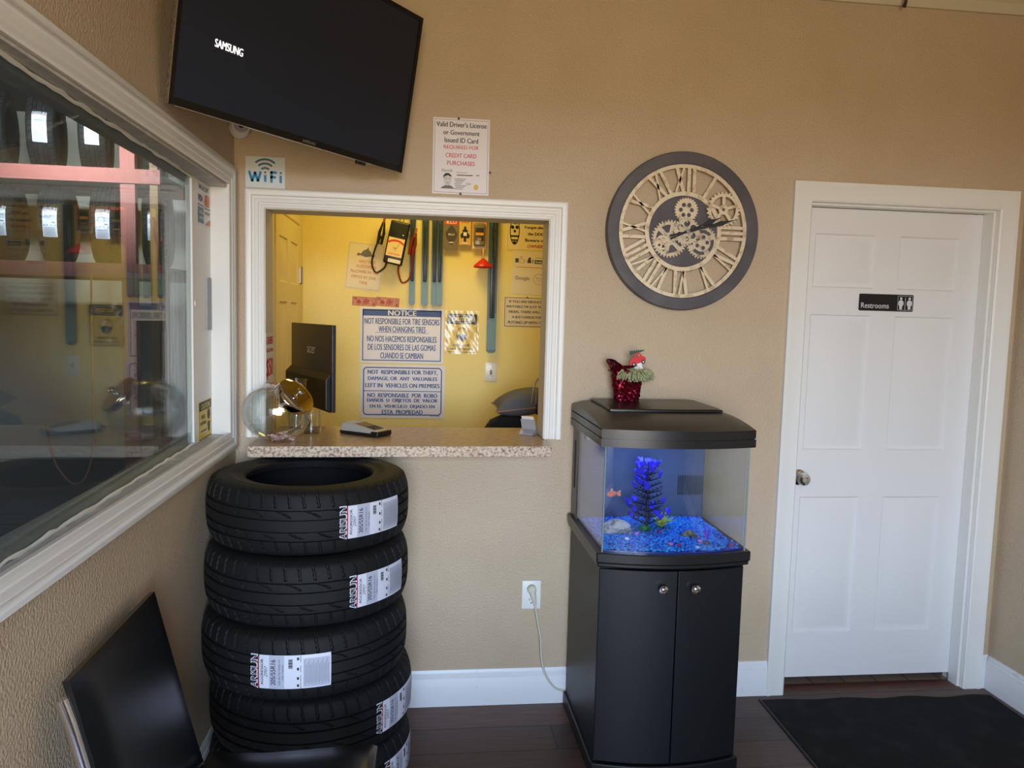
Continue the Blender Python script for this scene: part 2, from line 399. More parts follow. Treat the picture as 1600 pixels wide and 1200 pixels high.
# restroom door
o = struct('door_1')
dflat = [(0, 0), (0, .012), (.006, .017), (.058, .017), (.066, .020), (.078, .020), (.078, 0)]
mb = MB(); molding(mb, 2.221, 3.037, 0.0, 2.040, dflat, XZ, True); mb.build('casing', M_white, o, smooth=30)
mb = MB(); mb.box(2.2161, 2.222, -0.003, 0.119, 0, 2.040); mb.box(3.036, 3.0409, -0.003, 0.119, 0, 2.040); mb.box(2.2161, 3.0409, -0.003, 0.119, 2.040, 2.0459)
mb.box(3.026, 3.036, 0.012, 0.068, 0, 2.04); mb.box(2.222, 3.026, 0.012, 0.068, 2.032, 2.04)
mb.build('jamb', M_white, o, smooth=0)
# six-panel slab: front face built as a grid with sunk, raised-field panels
def panel_slab(x0, x1, z0, z1, yf, th, panels, fn=None):
    mb = MB(); xs = sorted({x0, x1, *[p[0] for p in panels], *[p[1] for p in panels]}); zs = sorted({z0, z1, *[p[2] for p in panels], *[p[3] for p in panels]})
    for i in range(len(xs)-1):
        for j in range(len(zs)-1):
            if any(p[0] <= xs[i] and xs[i+1] <= p[1] and p[2] <= zs[j] and zs[j+1] <= p[3] for p in panels): continue
            mb.add([(xs[i], yf, zs[j]), (xs[i+1], yf, zs[j]), (xs[i+1], yf, zs[j+1]), (xs[i], yf, zs[j+1])], [(0, 1, 2, 3)], fn)
    for a, b_, c, d in panels:
        steps = [(0, 0), (.006, .007), (.016, .008), (.040, .002)]; rings = []
        for i_, dy in steps: rings.append([(a+i_, yf+dy, c+i_), (b_-i_, yf+dy, c+i_), (b_-i_, yf+dy, d-i_), (a+i_, yf+dy, d-i_)])
        vs = [p for r in rings for p in r]; fs = [(k*4+q, k*4+(q+1) % 4, (k+1)*4+(q+1) % 4, (k+1)*4+q) for k in range(len(steps)-1) for q in range(4)]
        k = len(steps)-1; fs.append((k*4, k*4+1, k*4+2, k*4+3)); mb.add(vs, fs, fn)
    y2 = yf+th
    mb.add([(x0, yf, z0), (x1, yf, z0), (x1, yf, z1), (x0, yf, z1), (x0, y2, z0), (x1, y2, z0), (x1, y2, z1), (x0, y2, z1)], [(4, 5, 6, 7), (0, 1, 5, 4), (1, 2, 6, 5), (2, 3, 7, 6), (3, 0, 4, 7)], fn)
    return mb
c1, c2 = (2.285, 2.552), (2.660, 2.924); zz = ((0.232, 0.827), (1.028, 1.597), (1.707, 1.928))
slab = panel_slab(2.224, 3.034, 0.036, 2.030, 0.070, 0.036, [(*c, *z) for c in (c1, c2) for z in zz]).build('door_slab', mat('white_door_paint', (222, 222, 222), 0.32, bump=(30, 0.06, 0.002)), o, smooth=25)
mb = MB(); fnk = lambda p: (2.272+p[0], 0.070+p[1], 0.912+p[2])
mb.lathe([(0, 0), (.033, 0), (.033, -.004), (.028, -.008), (.012, -.010), (.011, -.030), (.020, -.036), (.027, -.046), (.0275, -.054), (.023, -.062), (.012, -.064), (.010, -.060), (0, -.060)], 32, fnk, axis='y')
mb.build('door_knob', M_chrome, o)
mb = MB()
for hz in (0.25, 1.05, 1.80): mb.tube([(3.035, 0.066, hz-.045), (3.035, 0.066, hz+.045)], .005, 8)
mb.build('hinge', M_white, o)

# window to the tyre store
o = struct('window_1')
YZ = lambda a, h, z: (h, a, z)
mb = MB(); molding(mb, -2.31, -0.122, 1.112, 1.990, [(0, 0), (0, .010), (.006, .013), (.020, .013), (.024, .016), (.040, .016), (.044, .019), (.058, .022), (.068, .019), (.068, 0)], YZ); mb.build('casing', M_white, o, smooth=30)
M_sill = mat('dusty_grey_trim', (176, 178, 178), 0.5, var=(14, (206, 206, 202), 0.5, 0.75))
gx = lambda y: -0.066-0.022*y                           # the pane stands very slightly askew in its frame
mb = MB()
mb.box(-0.12, 0.004, -2.31, -0.105, 1.098, 1.104); mb.box(-0.12, 0.004, -2.31, -0.105, 1.980, 1.986)
mb.build('reveal_lining', M_sill, o, smooth=0)
mb = MB(); mb.box(-0.12, 0.004, -0.1055, -0.0995, 1.10, 1.985); mb.box(-0.12, 0.004, -2.302, -2.296, 1.10, 1.985); mb.build('side_lining', M_white, o, smooth=0)
mb = MB(); Y0, Y1 = -0.345, -0.106
mb.add([(gx(Y0)-.014, Y0, 1.104), (gx(Y1)-.014, Y1, 1.104), (gx(Y1)-.014, Y1, 1.98), (gx(Y0)-.014, Y0, 1.98), (gx(Y0)+.006, Y0, 1.104), (gx(Y1)+.006, Y1, 1.104), (gx(Y1)+.006, Y1, 1.98), (gx(Y0)+.006, Y0, 1.98)],
       [(0, 1, 2, 3), (4, 5, 6, 7), (0, 1, 5, 4), (1, 2, 6, 5), (2, 3, 7, 6), (3, 0, 4, 7)])
mb.build('frame_board', M_white, o, smooth=0, bevel=.002)
mb = MB()
for z in (1.108, 1.976):
    pts = []
    for i in range(60):
        y = -2.29+1.95*i/59; pts.append((gx(y)+.003, y, z+rng.uniform(-.0025, .0025)))
    mb.tube(pts, [rng.uniform(.003, .0062) for _ in pts], 6)
mb.build('caulk_bead', mat('white_caulk', (222, 222, 214), 0.6), o)
M_pane = glass('dusty_window_glass', (236, 244, 242), 0.040, 0.055, (165, 172, 178), fmul=0.72)
mb = MB(); a, b_ = -2.296, -0.346
mb.add([(gx(a), a, 1.104), (gx(b_), b_, 1.104), (gx(b_), b_, 1.98), (gx(a), a, 1.98), (gx(a)-.005, a, 1.104), (gx(b_)-.005, b_, 1.104), (gx(b_)-.005, b_, 1.98), (gx(a)-.005, a, 1.98)],
       [(0, 1, 2, 3), (4, 5, 6, 7), (0, 1, 5, 4), (1, 2, 6, 5), (2, 3, 7, 6), (3, 0, 4, 7)])
mb.build('glass_pane', M_pane, o, smooth=0)
mb = MB(); fnq = lambda p: (gx(-.33)+.006+p[2], -.372+p[0]+.055, 1.570+p[1])
mb.lathe([(0, .004), (.004, .004), (.0055, .002), (.009, .004), (.012, .003), (.0125, 0)], 20, fnq); mb.build('screw_cap', mat('cream_plastic', (220, 212, 200), 0.4), o)
MB().box(gx(-.16)+.006, gx(-.16)+.010, -0.172, -0.122, 1.480, 1.662).build('latch_plate', mat('grey_strip', (128, 132, 136), 0.4, 0.5, bump=(200, .4, .001)), o, smooth=0)

# storefront frame behind the camera (seen only as light and in reflections)
o = struct('window_2')
mb = MB()
for x in (SF_X0+.02, SF_X1-.02): mb.box(x-.02, x+.02, SF_Y-.09, SF_Y-.03, SF_Z0, SF_Z1)
for z in (SF_Z0+.02, SF_Z1-.02): mb.box(SF_X0, SF_X1, SF_Y-.09, SF_Y-.03, z-.02, z+.02)
mb.build('storefront_frame', M_steel, o, smooth=0)

# office door on the office's left wall
o = struct('door_2')
swap = lambda p: (-0.04+0.020-(p[1]), p[0], p[2])
ps = panel_slab(0.93, 1.70, 0.01, 2.04, 0.0, 0.018, [(c[0], c[1], z[0], z[1]) for c in ((1.03, 1.27), (1.37, 1.61)) for z in ((.22, .82), (1.02, 1.60), (1.70, 1.93))], swap)
ps.build('door_slab', mat('cream_door_paint', (214, 194, 140), 0.45), o, smooth=25)
mb = MB(); molding(mb, 0.915, 1.715, 0.0, 2.05, dflat, lambda a, h, z: (-0.04+h, a, z), True); mb.build('casing', mat('cream_door_paint'), o, smooth=30)
mb = MB()
for hz in (1.02, 1.76): mb.tube([(-0.014, 1.712, hz-.05), (-0.014, 1.712, hz+.05)], .007, 8); mb.box(-.02, -.0135, 1.68, 1.74, hz-.045, hz+.045)
mb.build('hinge', M_steel, o)

# ================================================================= SIGNS AND PAPERS
def layer(parent, part, m, shapes, y):
    """flat printed shapes in local x-z, at depth y (negative is towards the viewer)"""
    mb = MB()
    for s in shapes:
        k = s[0]
        if k == 't':   # text: body, cx, cz, w, h, bold, shear, angle
            put_text(mb, s[1], s[2], s[3], s[4], s[5], bold=s[6] if len(s) > 6 else 0.0, shear=s[7] if len(s) > 7 else 0.0, ang=s[8] if len(s) > 8 else 0.0, y=y)
        elif k == 'r': mb.add([(s[1], y, s[3]), (s[2], y, s[3]), (s[2], y, s[4]), (s[1], y, s[4])], [(0, 1, 2, 3)])
        elif k == 'o': mb.add([(x, y, z) for x, z in s[1]], [tuple(range(len(s[1])))])
        elif k == 'f':  # outline frame between two loops of equal length
            a, b_ = s[1], s[2]; n = len(a); mb.add([(x, y, z) for x, z in a+b_], [(i, (i+1) % n, n+(i+1) % n, n+i) for i in range(n)])
        elif k == 'h': mb.plate(s[1], y, y, s[2])
    return mb.build(part, m, parent, smooth=0)
def frame_rr(x0, x1, z0, z1, r, th): return ('f', rrect(x0, x1, z0, z1, r), rrect(x0+th, x1-th, z0+th, z1-th, max(r-th, .0005)))
def sign(name, label, cat, loc, w_, h_, base, layers, rotz=0.0, thick=0.0015, tilt=0.0, radius=0.0, bpart='sheet', group=None):
    o = thing(name, label, cat, loc, rotz, group)
    if tilt: o.rotation_euler = (0, tilt, rotz)
    mb = MB()
    if radius: mb.plate(rrect(-w_/2, w_/2, -h_/2, h_/2, radius), -thick, 0)
    else: mb.box(-w_/2, w_/2, -thick, 0, -h_/2, h_/2)
    mb.build(bpart, base, o, smooth=0)
    for i, (part, m, shapes) in enumerate(layers): layer(o, part, m, shapes, -thick-0.0005*(i+1))
    return o
def pin(parent, x, z, m=None):
    MB().lathe([(0, -.006), (.004, -.005), (.004, -.001), (.006, 0), (0, 0)], 12, lambda p: (x+p[0], p[1], z+p[2]), axis='z').build('pin', m or M_black, parent) if False else \
    MB().lathe([(0, .006), (.004, .005), (.0045, .001), (0, 0)], 12, lambda p: (x+p[0], -.002-p[2], z+p[1])).build('pin', m or M_black, parent)

M_grey_ink = mat('grey_ink', (110, 110, 116), 0.6)
# ID card notice
w_, h_ = .212, .280
fr = lambda t: h_/2-t*h_
L_ = [('border', M_grey_ink, [frame_rr(-w_/2+.006, w_/2-.006, -h_/2+.006, h_/2-.006, .002, .0012)]),
      ('lettering', M_ink, [('t', "Valid Driver's License", 0, fr(.085), .188, .019, .012), ('t', 'or Government', 0, fr(.19), .136, .017, .012), ('t', 'Issued ID Card', 0, fr(.29), .126, .018, .012)]),
      ('red_lettering', M_red_ink, [('t', 'REQUIRED FOR', 0, fr(.385), .131, .0155, .008), ('t', 'CREDIT CARD', 0, fr(.49), .116, .0155, .008), ('t', 'PURCHASES', 0, fr(.59), .104, .0155, .008)]),
      ('portrait', M_grey_ink, [('o', [(-.076, fr(.93)), (-.022, fr(.93)), (-.034, fr(.895)), (-.043, fr(.885)), (-.044, fr(.86)), (-.054, fr(.86)), (-.055, fr(.885)), (-.066, fr(.90))])]), ('state_lettering', M_grey_ink, [('t', 'Florida', -.052, fr(.69), .040, .010, 0.0, .2)]),
      ('face', mat('grey_face_print', (205, 202, 208), .6), [('o', ellipse(-.049, fr(.815), .0145, .021))]),
      ('hair', M_ink, [('o', [(-.0640, fr(.80)), (-.065, fr(.76)), (-.058, fr(.73)), (-.046, fr(.725)), (-.036, fr(.75)), (-.0335, fr(.79)), (-.037, fr(.77)), (-.048, fr(.755)), (-.060, fr(.77))]), ('r', -.0575, -.052, fr(.80), fr(.796)), ('r', -.046, -.0405, fr(.80), fr(.796)), ('r', -.052, -.045, fr(.858), fr(.854))]
        + [('r', -.018, .025, fr(.715+.0), fr(.711)), ('r', -.015, .045, fr(.752), fr(.742))] + [('r', -.024+.002*(i % 3), .02-.006*(i % 4), fr(.80+.022*i), fr(.795+.022*i)) for i in range(7)] + [('t', 'Lic', .030, fr(.855), .018, .008, 0, .3), ('r', .058, .070, fr(.745), fr(.738))]),
      ('seal', mat('yellow_seal', (214, 190, 90), .6), [('o', ellipse(.058, fr(.90), .009, .010))])]
o = sign('notice_paper', 'white laminated sheet about driver licence or ID card above the counter window', 'notice', (.8245, 0, 2.148), w_, h_, M_paper, L_)
for x, z in ((-.012, h_/2-.002), (.0, -h_/2+.002), (w_/2+.004, -.055)): pin(o, x, z)

# wifi sign
M_wifi = mat('wifi_blue', (24, 128, 176), .5); M_wifi_grey = mat('wifi_slate', (70, 104, 120), .5)
def arc_band(cx, cz, r, th, a0, a1, n=14):
    a = [radians(a0+(a1-a0)*i/n) for i in range(n+1)]
    return [(cx+(r+th/2)*cos(t), cz+(r+th/2)*sin(t)) for t in a]+[(cx+(r-th/2)*cos(t), cz+(r-th/2)*sin(t)) for t in a[::-1]]
bar = lambda x0, z0, x1, z1, th: (lambda d: [(x0-d[1]*th/2, z0+d[0]*th/2), (x1-d[1]*th/2, z1+d[0]*th/2), (x1+d[1]*th/2, z1-d[0]*th/2), (x0+d[1]*th/2, z0-d[0]*th/2)])(Vector((x1-x0, z1-z0)).normalized())
sign('wifi_sign', 'white square sign with blue wireless symbol and word WiFi', 'sign', (.1105, 0, 2.0555), .140, .112, mat('wifi_board', (206, 214, 216), .45),
     [('symbol', M_wifi_grey, [('o', arc_band(.0, -.004, r, .0075, 48, 132)) for r in (.020, .036, .051)] + [('o', ellipse(.0, .0, .004, .004)), ('o', ellipse(.055, .0, .004, .004))]),
      ('lettering', M_wifi, [('o', bar(*q, .009)) for q in ((-.057, .003, -.046, -.034), (-.046, -.034, -.036, .001), (-.036, .001, -.026, -.034), (-.026, -.034, -.016, .003), (0, -.009, 0, -.034), (.022, .005, .022, -.036), (.018, .001, .041, .001), (.018, -.016, .038, -.016), (.055, -.009, .055, -.036))])], bpart='board', thick=.003)

# office signs, all on the yellow wall
yw = OY
M_sign = mat('white_sign_board', (216, 212, 220), .4)
bx = .517; bz = .345; T = lambda t: bz/2-t*bz
sign('notice_sign', 'white and blue NOTICE board about tire sensors on the yellow wall', 'sign', (.570, yw, 1.415), bx, bz, M_sign,
     [('border', M_blue_ink, [('f', [(-bx/2+.015, -bz/2+.015), (bx/2-.015, -bz/2+.015), (bx/2-.015, bz/2-.012), (-bx/2+.015, bz/2-.012)], [(-bx/2+.021, -bz/2+.021), (bx/2-.021, -bz/2+.021), (bx/2-.021, bz/2-.018), (-bx/2+.021, bz/2-.018)]),
                              ('r', -bx/2+.017, bx/2-.017, T(.15), bz/2-.013), ('r', -.165, .165, T(.452), T(.446))]),
      ('heading', M_sign, [('t', 'NOTICE', 0, T(.092), .175, .032, .03)]),
      ('lettering', M_blue_ink, [('t', 'NOT RESPONSIBLE FOR TIRE SENSORS', 0, T(.245), .462, .037, .012), ('t', 'WHEN CHANGING TIRES', 0, T(.385), .29, .037, .012), ('t', 'NO NOS HACEMOS RESPONSABLES', 0, T(.56), .43, .037, .012), ('t', 'DE LOS SENSORES DE LAS GOMAS', 0, T(.71), .42, .037, .012), ('t', 'CUANDO SE CAMBIAN', 0, T(.86), .265, .037, .012)])], bpart='board', thick=.003)
bz = .335
sign('notice_sign', 'white sign with rounded blue border, NOT RESPONSIBLE FOR THEFT, below the NOTICE board', 'sign', (.578, yw, 1.065), .524, bz, M_sign,
     [('border', M_blue_ink, [frame_rr(-.245, .245, -.150, .153, .025, .007), ('r', -.243, .243, T(.498), T(.484))]),
      ('lettering', M_blue_ink, [('t', s, 0, T(t_)+(.003 if '\u00d1' in s else -.002 if s.endswith(',') else 0), wd, .034 if '\u00d1' in s else .030 if s.endswith(',') else .026, .03) for s, t_, wd in (('NOT  RESPONSIBLE FOR THEFT,', .135, .435), ('DAMAGE, OR  ANY  VALUABLES', .26, .43), ('LEFT IN  VEHICLES ON PREMISES', .385, .462), ('NO  RESPONSABLE  POR  ROBO', .57, .435), ('DA\u00d1OS  U  OBJETOS  DE  VALOR', .675, .44), ('EN EL  VEHICULO  DEJADO EN', .785, .405), ('ESTA  PROPIEDAD', .885, .255))] + [('t', 'NP-119 B/L', .205, T(.955), .06, .009, .01)])], bpart='board', thick=.003)
# bagged caution sign
M_yel = mat('caution_yellow', (226, 196, 56), .45)
M_wrap = glass('clear_plastic_sleeve', (248, 248, 244), .035, rough=.2, fmul=.35)
o = sign('caution_sign', 'yellow and black CAUTION face mask sign in a shiny clear sleeve', 'sign', (.942, yw, 1.444), .200, .262, M_yel,
     [('border', M_ink, [frame_rr(-.094, .094, -.124, .116, .010, .003), ('o', rrect(-.094, .094, .052, .116, .010))]),
      ('heading', M_yel, [('f', ellipse(0, .084, .082, .026), ellipse(0, .084, .079, .023)), ('t', 'CAUTION', 0, .084, .128, .026, .03)]),
      ('lettering', M_ink, [('t', 'FACE MASK', 0, -.080, .105, .015, .02), ('t', 'MUST BE WORN', 0, -.104, .140, .013, .02), ('f', ellipse(0, -.012, .034, .044), ellipse(0, -.012, .030, .040)), ('o', [(-.030, -.016), (0, -.008), (.030, -.016), (.024, -.040), (0, -.052), (-.024, -.040)])])], bpart='sheet')
mb = MB(); n = 22; vs = []
for i in range(n+1):
    for j in range(n+1):
        x = -.106+.212*i/n; z = -.136+.272*j/n; vs.append((x, -.006-.0022*sin(.9*i+.35*j)*sin(.6*j+.3*i)-.0012*rng.random(), z))
mb.add(vs, [(i*(n+1)+j, (i+1)*(n+1)+j, (i+1)*(n+1)+j+1, i*(n+1)+j+1) for i in range(n) for j in range(n)]); mb.build('sleeve', M_wrap, o, smooth=20)
# paper: only two customers
M_cream = mat('cream_paper', (228, 214, 186), .5); M_or = mat('orange_ink', (206, 120, 60), .6)
sign('notice_paper', 'tilted cream sheet about two customers in the office, beside the battery tester', 'notice', (.337, yw, 1.835), .218, .285, M_cream,
     [('border', M_grey_ink, [frame_rr(-.104, .104, -.137, .137, .001, .001)]),
      ('emblem', M_grey_ink, [('o', [(-.055, .062), (-.050, .080), (-.030, .076), (-.020, .094), (.004, .108), (.012, .120), (.014, .104), (.030, .090), (.034, .076), (.055, .076), (.050, .060), (.030, .066), (0, .058), (-.030, .066)])]),
      ('lettering', M_or, [('t', s, x, z, wd, .017, .004) for s, x, z, wd in (('ONLY TWO', .012, .030, .100), ('CUSTOMERS', .010, 0, .120), ('ALLOWED IN THE', .002, -.032, .170), ('OFFICE AT ONE', 0, -.066, .150), ('TIME', 0, -.100, .050))])], tilt=radians(5.5))
# banknotes
M_note = mat('pink_banknote', (206, 150, 120), .6, var=(60, (182, 120, 100), .4, .65)); M_note_ink = mat('banknote_red_ink', (176, 66, 62), .6)
for x, tl, lab in ((.335, 2, 'pink banknote taped above the NOTICE board, the left one of the two'), (.478, 3, 'pink banknote taped above the NOTICE board, the right one of the two')):
    sign('banknote', lab, 'banknote', (x, yw, 1.622), .144, .056, M_note, [('print', M_note_ink, [('f', ellipse(.012, 0, .018, .018), ellipse(.012, 0, .013, .013)), ('o', ellipse(.012, 0, .009, .009)), frame_rr(-.069, .069, -.025, .025, .001, .0015), ('r', -.062, -.044, .012, .020), ('r', .050, .064, -.020, -.008), ('o', [(-.045, -.012), (-.022, -.016), (-.018, .002), (-.030, .010), (-.042, .004)])])], tilt=radians(tl), group='banknotes on the yellow wall', thick=.0008)
# dog sign, social paper, grouchy sign
sign('notice_sign', 'yellowish sign Forget about the DOG at the upper right of the office wall', 'sign', (1.350, yw, 2.080), .275, .230, mat('warm_lit_sign_board', (236, 214, 160), .5),  # board colour carries the tint of the warm office light
     [('border', M_or, [frame_rr(-.133, .133, -.110, .110, .002, .0015)]),
      ('red_lettering', mat('red_sign_ink', (196, 52, 36), .5), [('t', 'NOTICE!!', .045, .075, .165, .030, .025), ('t', 'OWNER!', .045, -.085, .105, .020, .015, .3)]),
      ('lettering', M_ink, [('t', 'Forget about', .048, .030, .150, .021, .02), ('t', 'the DOG.', .048, -.008, .110, .019, .02), ('t', 'Beware of', .040, -.047, .125, .019, .02)]),
      ('picture', M_ink, [('f', ellipse(-.090, .008, .031, .085), ellipse(-.090, .008, .026, .079)), ('o', ellipse(-.090, .062, .014, .014)), ('o', ellipse(-.104, .030, .010, .011)), ('o', ellipse(-.076, .030, .010, .011)), ('o', ellipse(-.090, .006, .008, .009)), ('o', [(-.118, -.02), (-.062, -.02), (-.064, -.030), (-.116, -.030)]), ('o', [(-.114, -.045), (-.066, -.045), (-.070, -.054), (-.110, -.054)]), ('o', ellipse(-.090, -.066, .012, .009))])], bpart='board', thick=.002)
sign('notice_paper', 'pale sheet with thumbs-up and search page logos above the grouchy sign', 'notice', (1.362, yw, 1.828), .222, .270, M_cream,
     [('print', mat('slate_ink', (66, 70, 90), .5), [('r', -.095, -.074, .062, .088), ('r', -.018, .006, .062, .080), ('o', [(-.018, .078), (.002, .078), (.004, .098), (-.008, .098)]), ('r', .028, .100, .060, .084), ('t', 'f', .017, .074, .010, .024, .03), ('r', .030, .100, .096, .098)]),
      ('outline', M_or, [('f', [(-.070, .062), (-.040, .060), (-.034, .084), (-.052, .086), (-.054, .104), (-.062, .100), (-.068, .086)], [(-.068, .064), (-.042, .062), (-.037, .082), (-.054, .084), (-.056, .100), (-.061, .098), (-.066, .086)]), ('r', -.085, .095, .034, .037)]),
      ('lettering', M_grey_ink, [('t', 'Google', -.045, -.036, .090, .030, -.012), ('f', ellipse(.060, -.036, .034, .034), ellipse(.060, -.036, .0325, .0325)), ('t', 'REVIEW', .060, -.030, .036, .006), ('t', 'US ON', .060, -.046, .026, .006)]),
      ('white_lettering', M_paper, [('t', 'facebook', .064, .072, .060, .013, .02)])], tilt=radians(1.5))
gw = .290
o = sign('notice_sign', 'black-bordered sign IF YOU ARE GROUCHY, lowest at the right of the office wall', 'sign', (1.352, yw, 1.582), gw, .186, mat('grey_cream_board', (224, 208, 176), .5),
     [('border', M_ink, [frame_rr(-gw/2+.002, gw/2-.002, -.091, .091, .001, .003)]),
      ('lettering', M_ink, [('t', s, 0, z, wd, .018, .015) for s, z, wd in (('IF YOU ARE GROUCHY,', .064, .230), ('IRRITABLE OR JUST PLAIN', .032, .262), ('MEAN, THERE WILL BE', 0, .232), ('A $10 CHARGE FOR', -.033, .190), ('PUTTING UP WITH YOU', -.066, .240))])], bpart='board', thick=.002)
pin(o, .0, .094)
# cashier sign on the jamb
M_white_sheet = mat('white_card', (228, 226, 230), .4)
sign('cashier_sign', 'white and red CASHIER $50 card on the left jamb of the counter window', 'sign', (.1112, .062, 1.345), .142, .245, M_white_sheet,
     [('lettering', mat('crimson_ink', (196, 30, 66), .5), [('t', 'CASHIER', 0, .095, .125, .030, .02), ('t', 'HAS LESS THAN', 0, .058, .120, .014, .01), ('t', '$50', 0, -.012, .128, .080, .02), ('t', 'AT ANY TIME', 0, -.082, .110, .014, .01)])], rotz=radians(90))
# stickers on the window frame board
rz = radians(90)+math.atan(.022)
sx = lambda y: gx(y)+.0063
sign('card_sticker', 'WE ACCEPT payment cards sticker high on the white window frame', 'sticker', (sx(-.198), -.198, 1.902), .172, .142, M_white_sheet,
     [('lettering', M_ink, [('t', 'WE ACCEPT', -.002, .056, .130, .015, .012), ('t', 'VISA', -.046, .020, .060, .022, .02, .15), ('r', -.082, -.002, -.004, -.001), ('r', .004, .080, -.008, -.005)]),
      ('blue_panel', mat('card_blue', (96, 138, 166), .5), [('r', -.080, -.006, -.062, -.010)]),
      ('logo', mat('card_red', (214, 90, 70), .5), [('o', ellipse(.030, .020, .021, .021))]), ('logo', mat('card_orange', (230, 150, 90), .5), [('o', ellipse(.050, .020, .021, .021)), ('o', [(.076, -.062), (.076, -.040), (.020, -.062)])]),
      ('small_lettering', M_grey_ink, [('t', 'DISCOVER', .040, -.022, .064, .010, .01)]), ('white_lettering', M_white_sheet, [('t', 'AMERICAN', -.043, -.028, .060, .010, .01), ('t', 'EXPRESS', -.043, -.046, .056, .010, .01)])], rotz=rz, thick=.0005)
sign('caution_sticker', 'yellow CAUTION sticker at the bottom of the white window frame', 'sticker', (sx(-.205), -.205, 1.172), .168, .132, M_yel,
     [('border', M_ink, [frame_rr(-.082, .082, -.064, .064, .004, .002), ('r', -.080, .080, .034, .062)]), ('heading', M_yel, [('t', 'CAUTION', 0, .048, .120, .020, .03)]),
      ('lettering', M_ink, [('t', 'MASK', -.030, .012, .052, .014, .02), ('t', 'REQUIRED', -.030, -.010, .078, .013, .02), ('t', 'TO ENTER HERE', -.030, -.036, .080, .007, .01), ('o', ellipse(.046, .014, .016, .020)), ('o', [(.030, -.012), (.062, -.012), (.056, -.044), (.040, -.050)])])], rotz=rz, thick=.0005)
# restroom sign
o = sign('restroom_sign', 'black Restrooms plate with two white figures on the white door', 'sign', (2.614, .0700, 1.652), .242, .070, mat('black_sign_plastic', (14, 14, 17), .25), [
    ('lettering', mat('white_sign_ink', (205, 205, 210), .5), [('t', 'Restrooms', -.050, -.013, .124, .022, .006), frame_rr(.050, .117, -.030, .030, .004, .0012)]
      + [('o', ellipse(cx, .019, .0055, .0055, 16)) for cx in (.065, .103)]
      + [('o', [(cx-.006, .012), (cx+.006, .012), (cx+.012, .004), (cx+.011, -.010), (cx+.007, -.010), (cx+.006, -.026), (cx-.006, -.026), (cx-.007, -.010), (cx-.011, -.010), (cx-.012, .004)]) for cx in (.065, .103)]
      + [('r', .083, .085, -.026, .024)])], thick=.003, radius=.006, bpart='plate')

# ================================================================= COUNTER
m = bpy.data.materials.new('speckled_laminate'); m.use_nodes = True; t = m.node_tree; b = t.nodes['Principled BSDF']; L = t.links.new
co = t.nodes.new('ShaderNodeTexCoord'); n1 = t.nodes.new('ShaderNodeTexNoise'); n1.inputs['Scale'].default_value = 100; n1.inputs['Detail'].default_value = 5; n1.inputs['Roughness'].default_value = .7
r1 = t.nodes.new('ShaderNodeValToRGB'); e = r1.color_ramp.elements; e[0].position = .36; e[0].color = lin(96, 74, 62); e[1].position = .66; e[1].color = lin(214, 200, 180)
q = e.new(.44); q.color = lin(150, 120, 98); q = e.new(.52); q.color = lin(200, 180, 154); q = e.new(.58); q.color = lin(190, 176, 160)
L(co.outputs['Object'], n1.inputs['Vector']); L(n1.outputs['Fac'], r1.inputs[0]); L(r1.outputs[0], b.inputs['Base Color']); b.inputs['Roughness'].default_value = .38
m2 = bpy.data.materials.new('brown_mottled_laminate'); m2.use_nodes = True; t = m2.node_tree; b = t.nodes['Principled BSDF']; L = t.links.new
co = t.nodes.new('ShaderNodeTexCoord'); n1 = t.nodes.new('ShaderNodeTexNoise'); n1.inputs['Scale'].default_value = 38; n1.inputs['Detail'].default_value = 6; n1.inputs['Roughness'].default_value = .7
r1 = t.nodes.new('ShaderNodeValToRGB'); e = r1.color_ramp.elements; e[0].position = .3; e[0].color = lin(146, 118, 92); e[1].position = .7; e[1].color = lin(204, 178, 150)
L(co.outputs['Object'], n1.inputs['Vector']); L(n1.outputs['Fac'], r1.inputs[0]); L(r1.outputs[0], b.inputs['Base Color']); b.inputs['Roughness'].default_value = .30
o = thing('counter', 'brown speckled laminate counter in the pass-through window above the tire stack', 'counter', (0, 0, 0))
fy = lambda x: -.2+.037*(x-.089)/1.082
poly = [(.089, fy(.089)), (1.171, fy(1.171)), (1.171, -.0205), (1.165, -.0205), (1.165, .300), (.112, .300), (.112, -.0205), (.089, -.0205)]
MB().prism(poly, 1.0375, 1.0765).build('counter_top', m2, o, smooth=0)
mb = MB(); mb.prism([(.086, fy(.089)-.003), (1.174, fy(1.171)-.003), (1.174, -.021), (1.1715, -.021), (1.1715, fy(1.171)), (.0885, fy(.089)), (.0885, -.021), (.086, -.021)], 1.0375, 1.0765)
mb.build('edge_strip', m, o, smooth=0, bevel=.001)

# ================================================================= TELEVISION
cy_, sy_ = 0.855, 0.1434
Rt = Matrix.Rotation(0.855, 3, 'Z') @ Matrix.Rotation(0.1434, 3, 'X') @ Matrix.Rotation(0.0346, 3, 'Y')
tv = thing('television', 'black flat television tilted down from the corner above the counter', 'television')
tv.matrix_world = Matrix.Translation((.3466, -.4922, 2.331)) @ Rt.to_4x4()
W_, H_ = .900, .529
mb = MB(); a, b_, c, d = -W_/2, W_/2, -H_/2, H_/2; i = .014
mb.plate([(a, c), (b_, c), (b_, d), (a, d)], -.004, .012, [[(a+i, c+.020), (b_-i, c+.020), (b_-i, d-i), (a+i, d-i)]]); mb.build('bezel', mat('glossy_black_bezel', (9, 9, 11), .12), tv, smooth=0, bevel=.001)
MB().box(a+.006, b_-.006, -.0005, .010, c+.006, d-.006).build('screen', mat('dark_screen', (33, 39, 52), .35, spec=.25), tv, smooth=0)
mb = MB(); vs = []
for (s_, y) in ((1.0, .012), (.86, .034), (.62, .050)):
    vs += [(a*s_, y, c*s_), (b_*s_, y, c*s_), (b_*s_, y, d*s_), (a*s_, y, d*s_)]
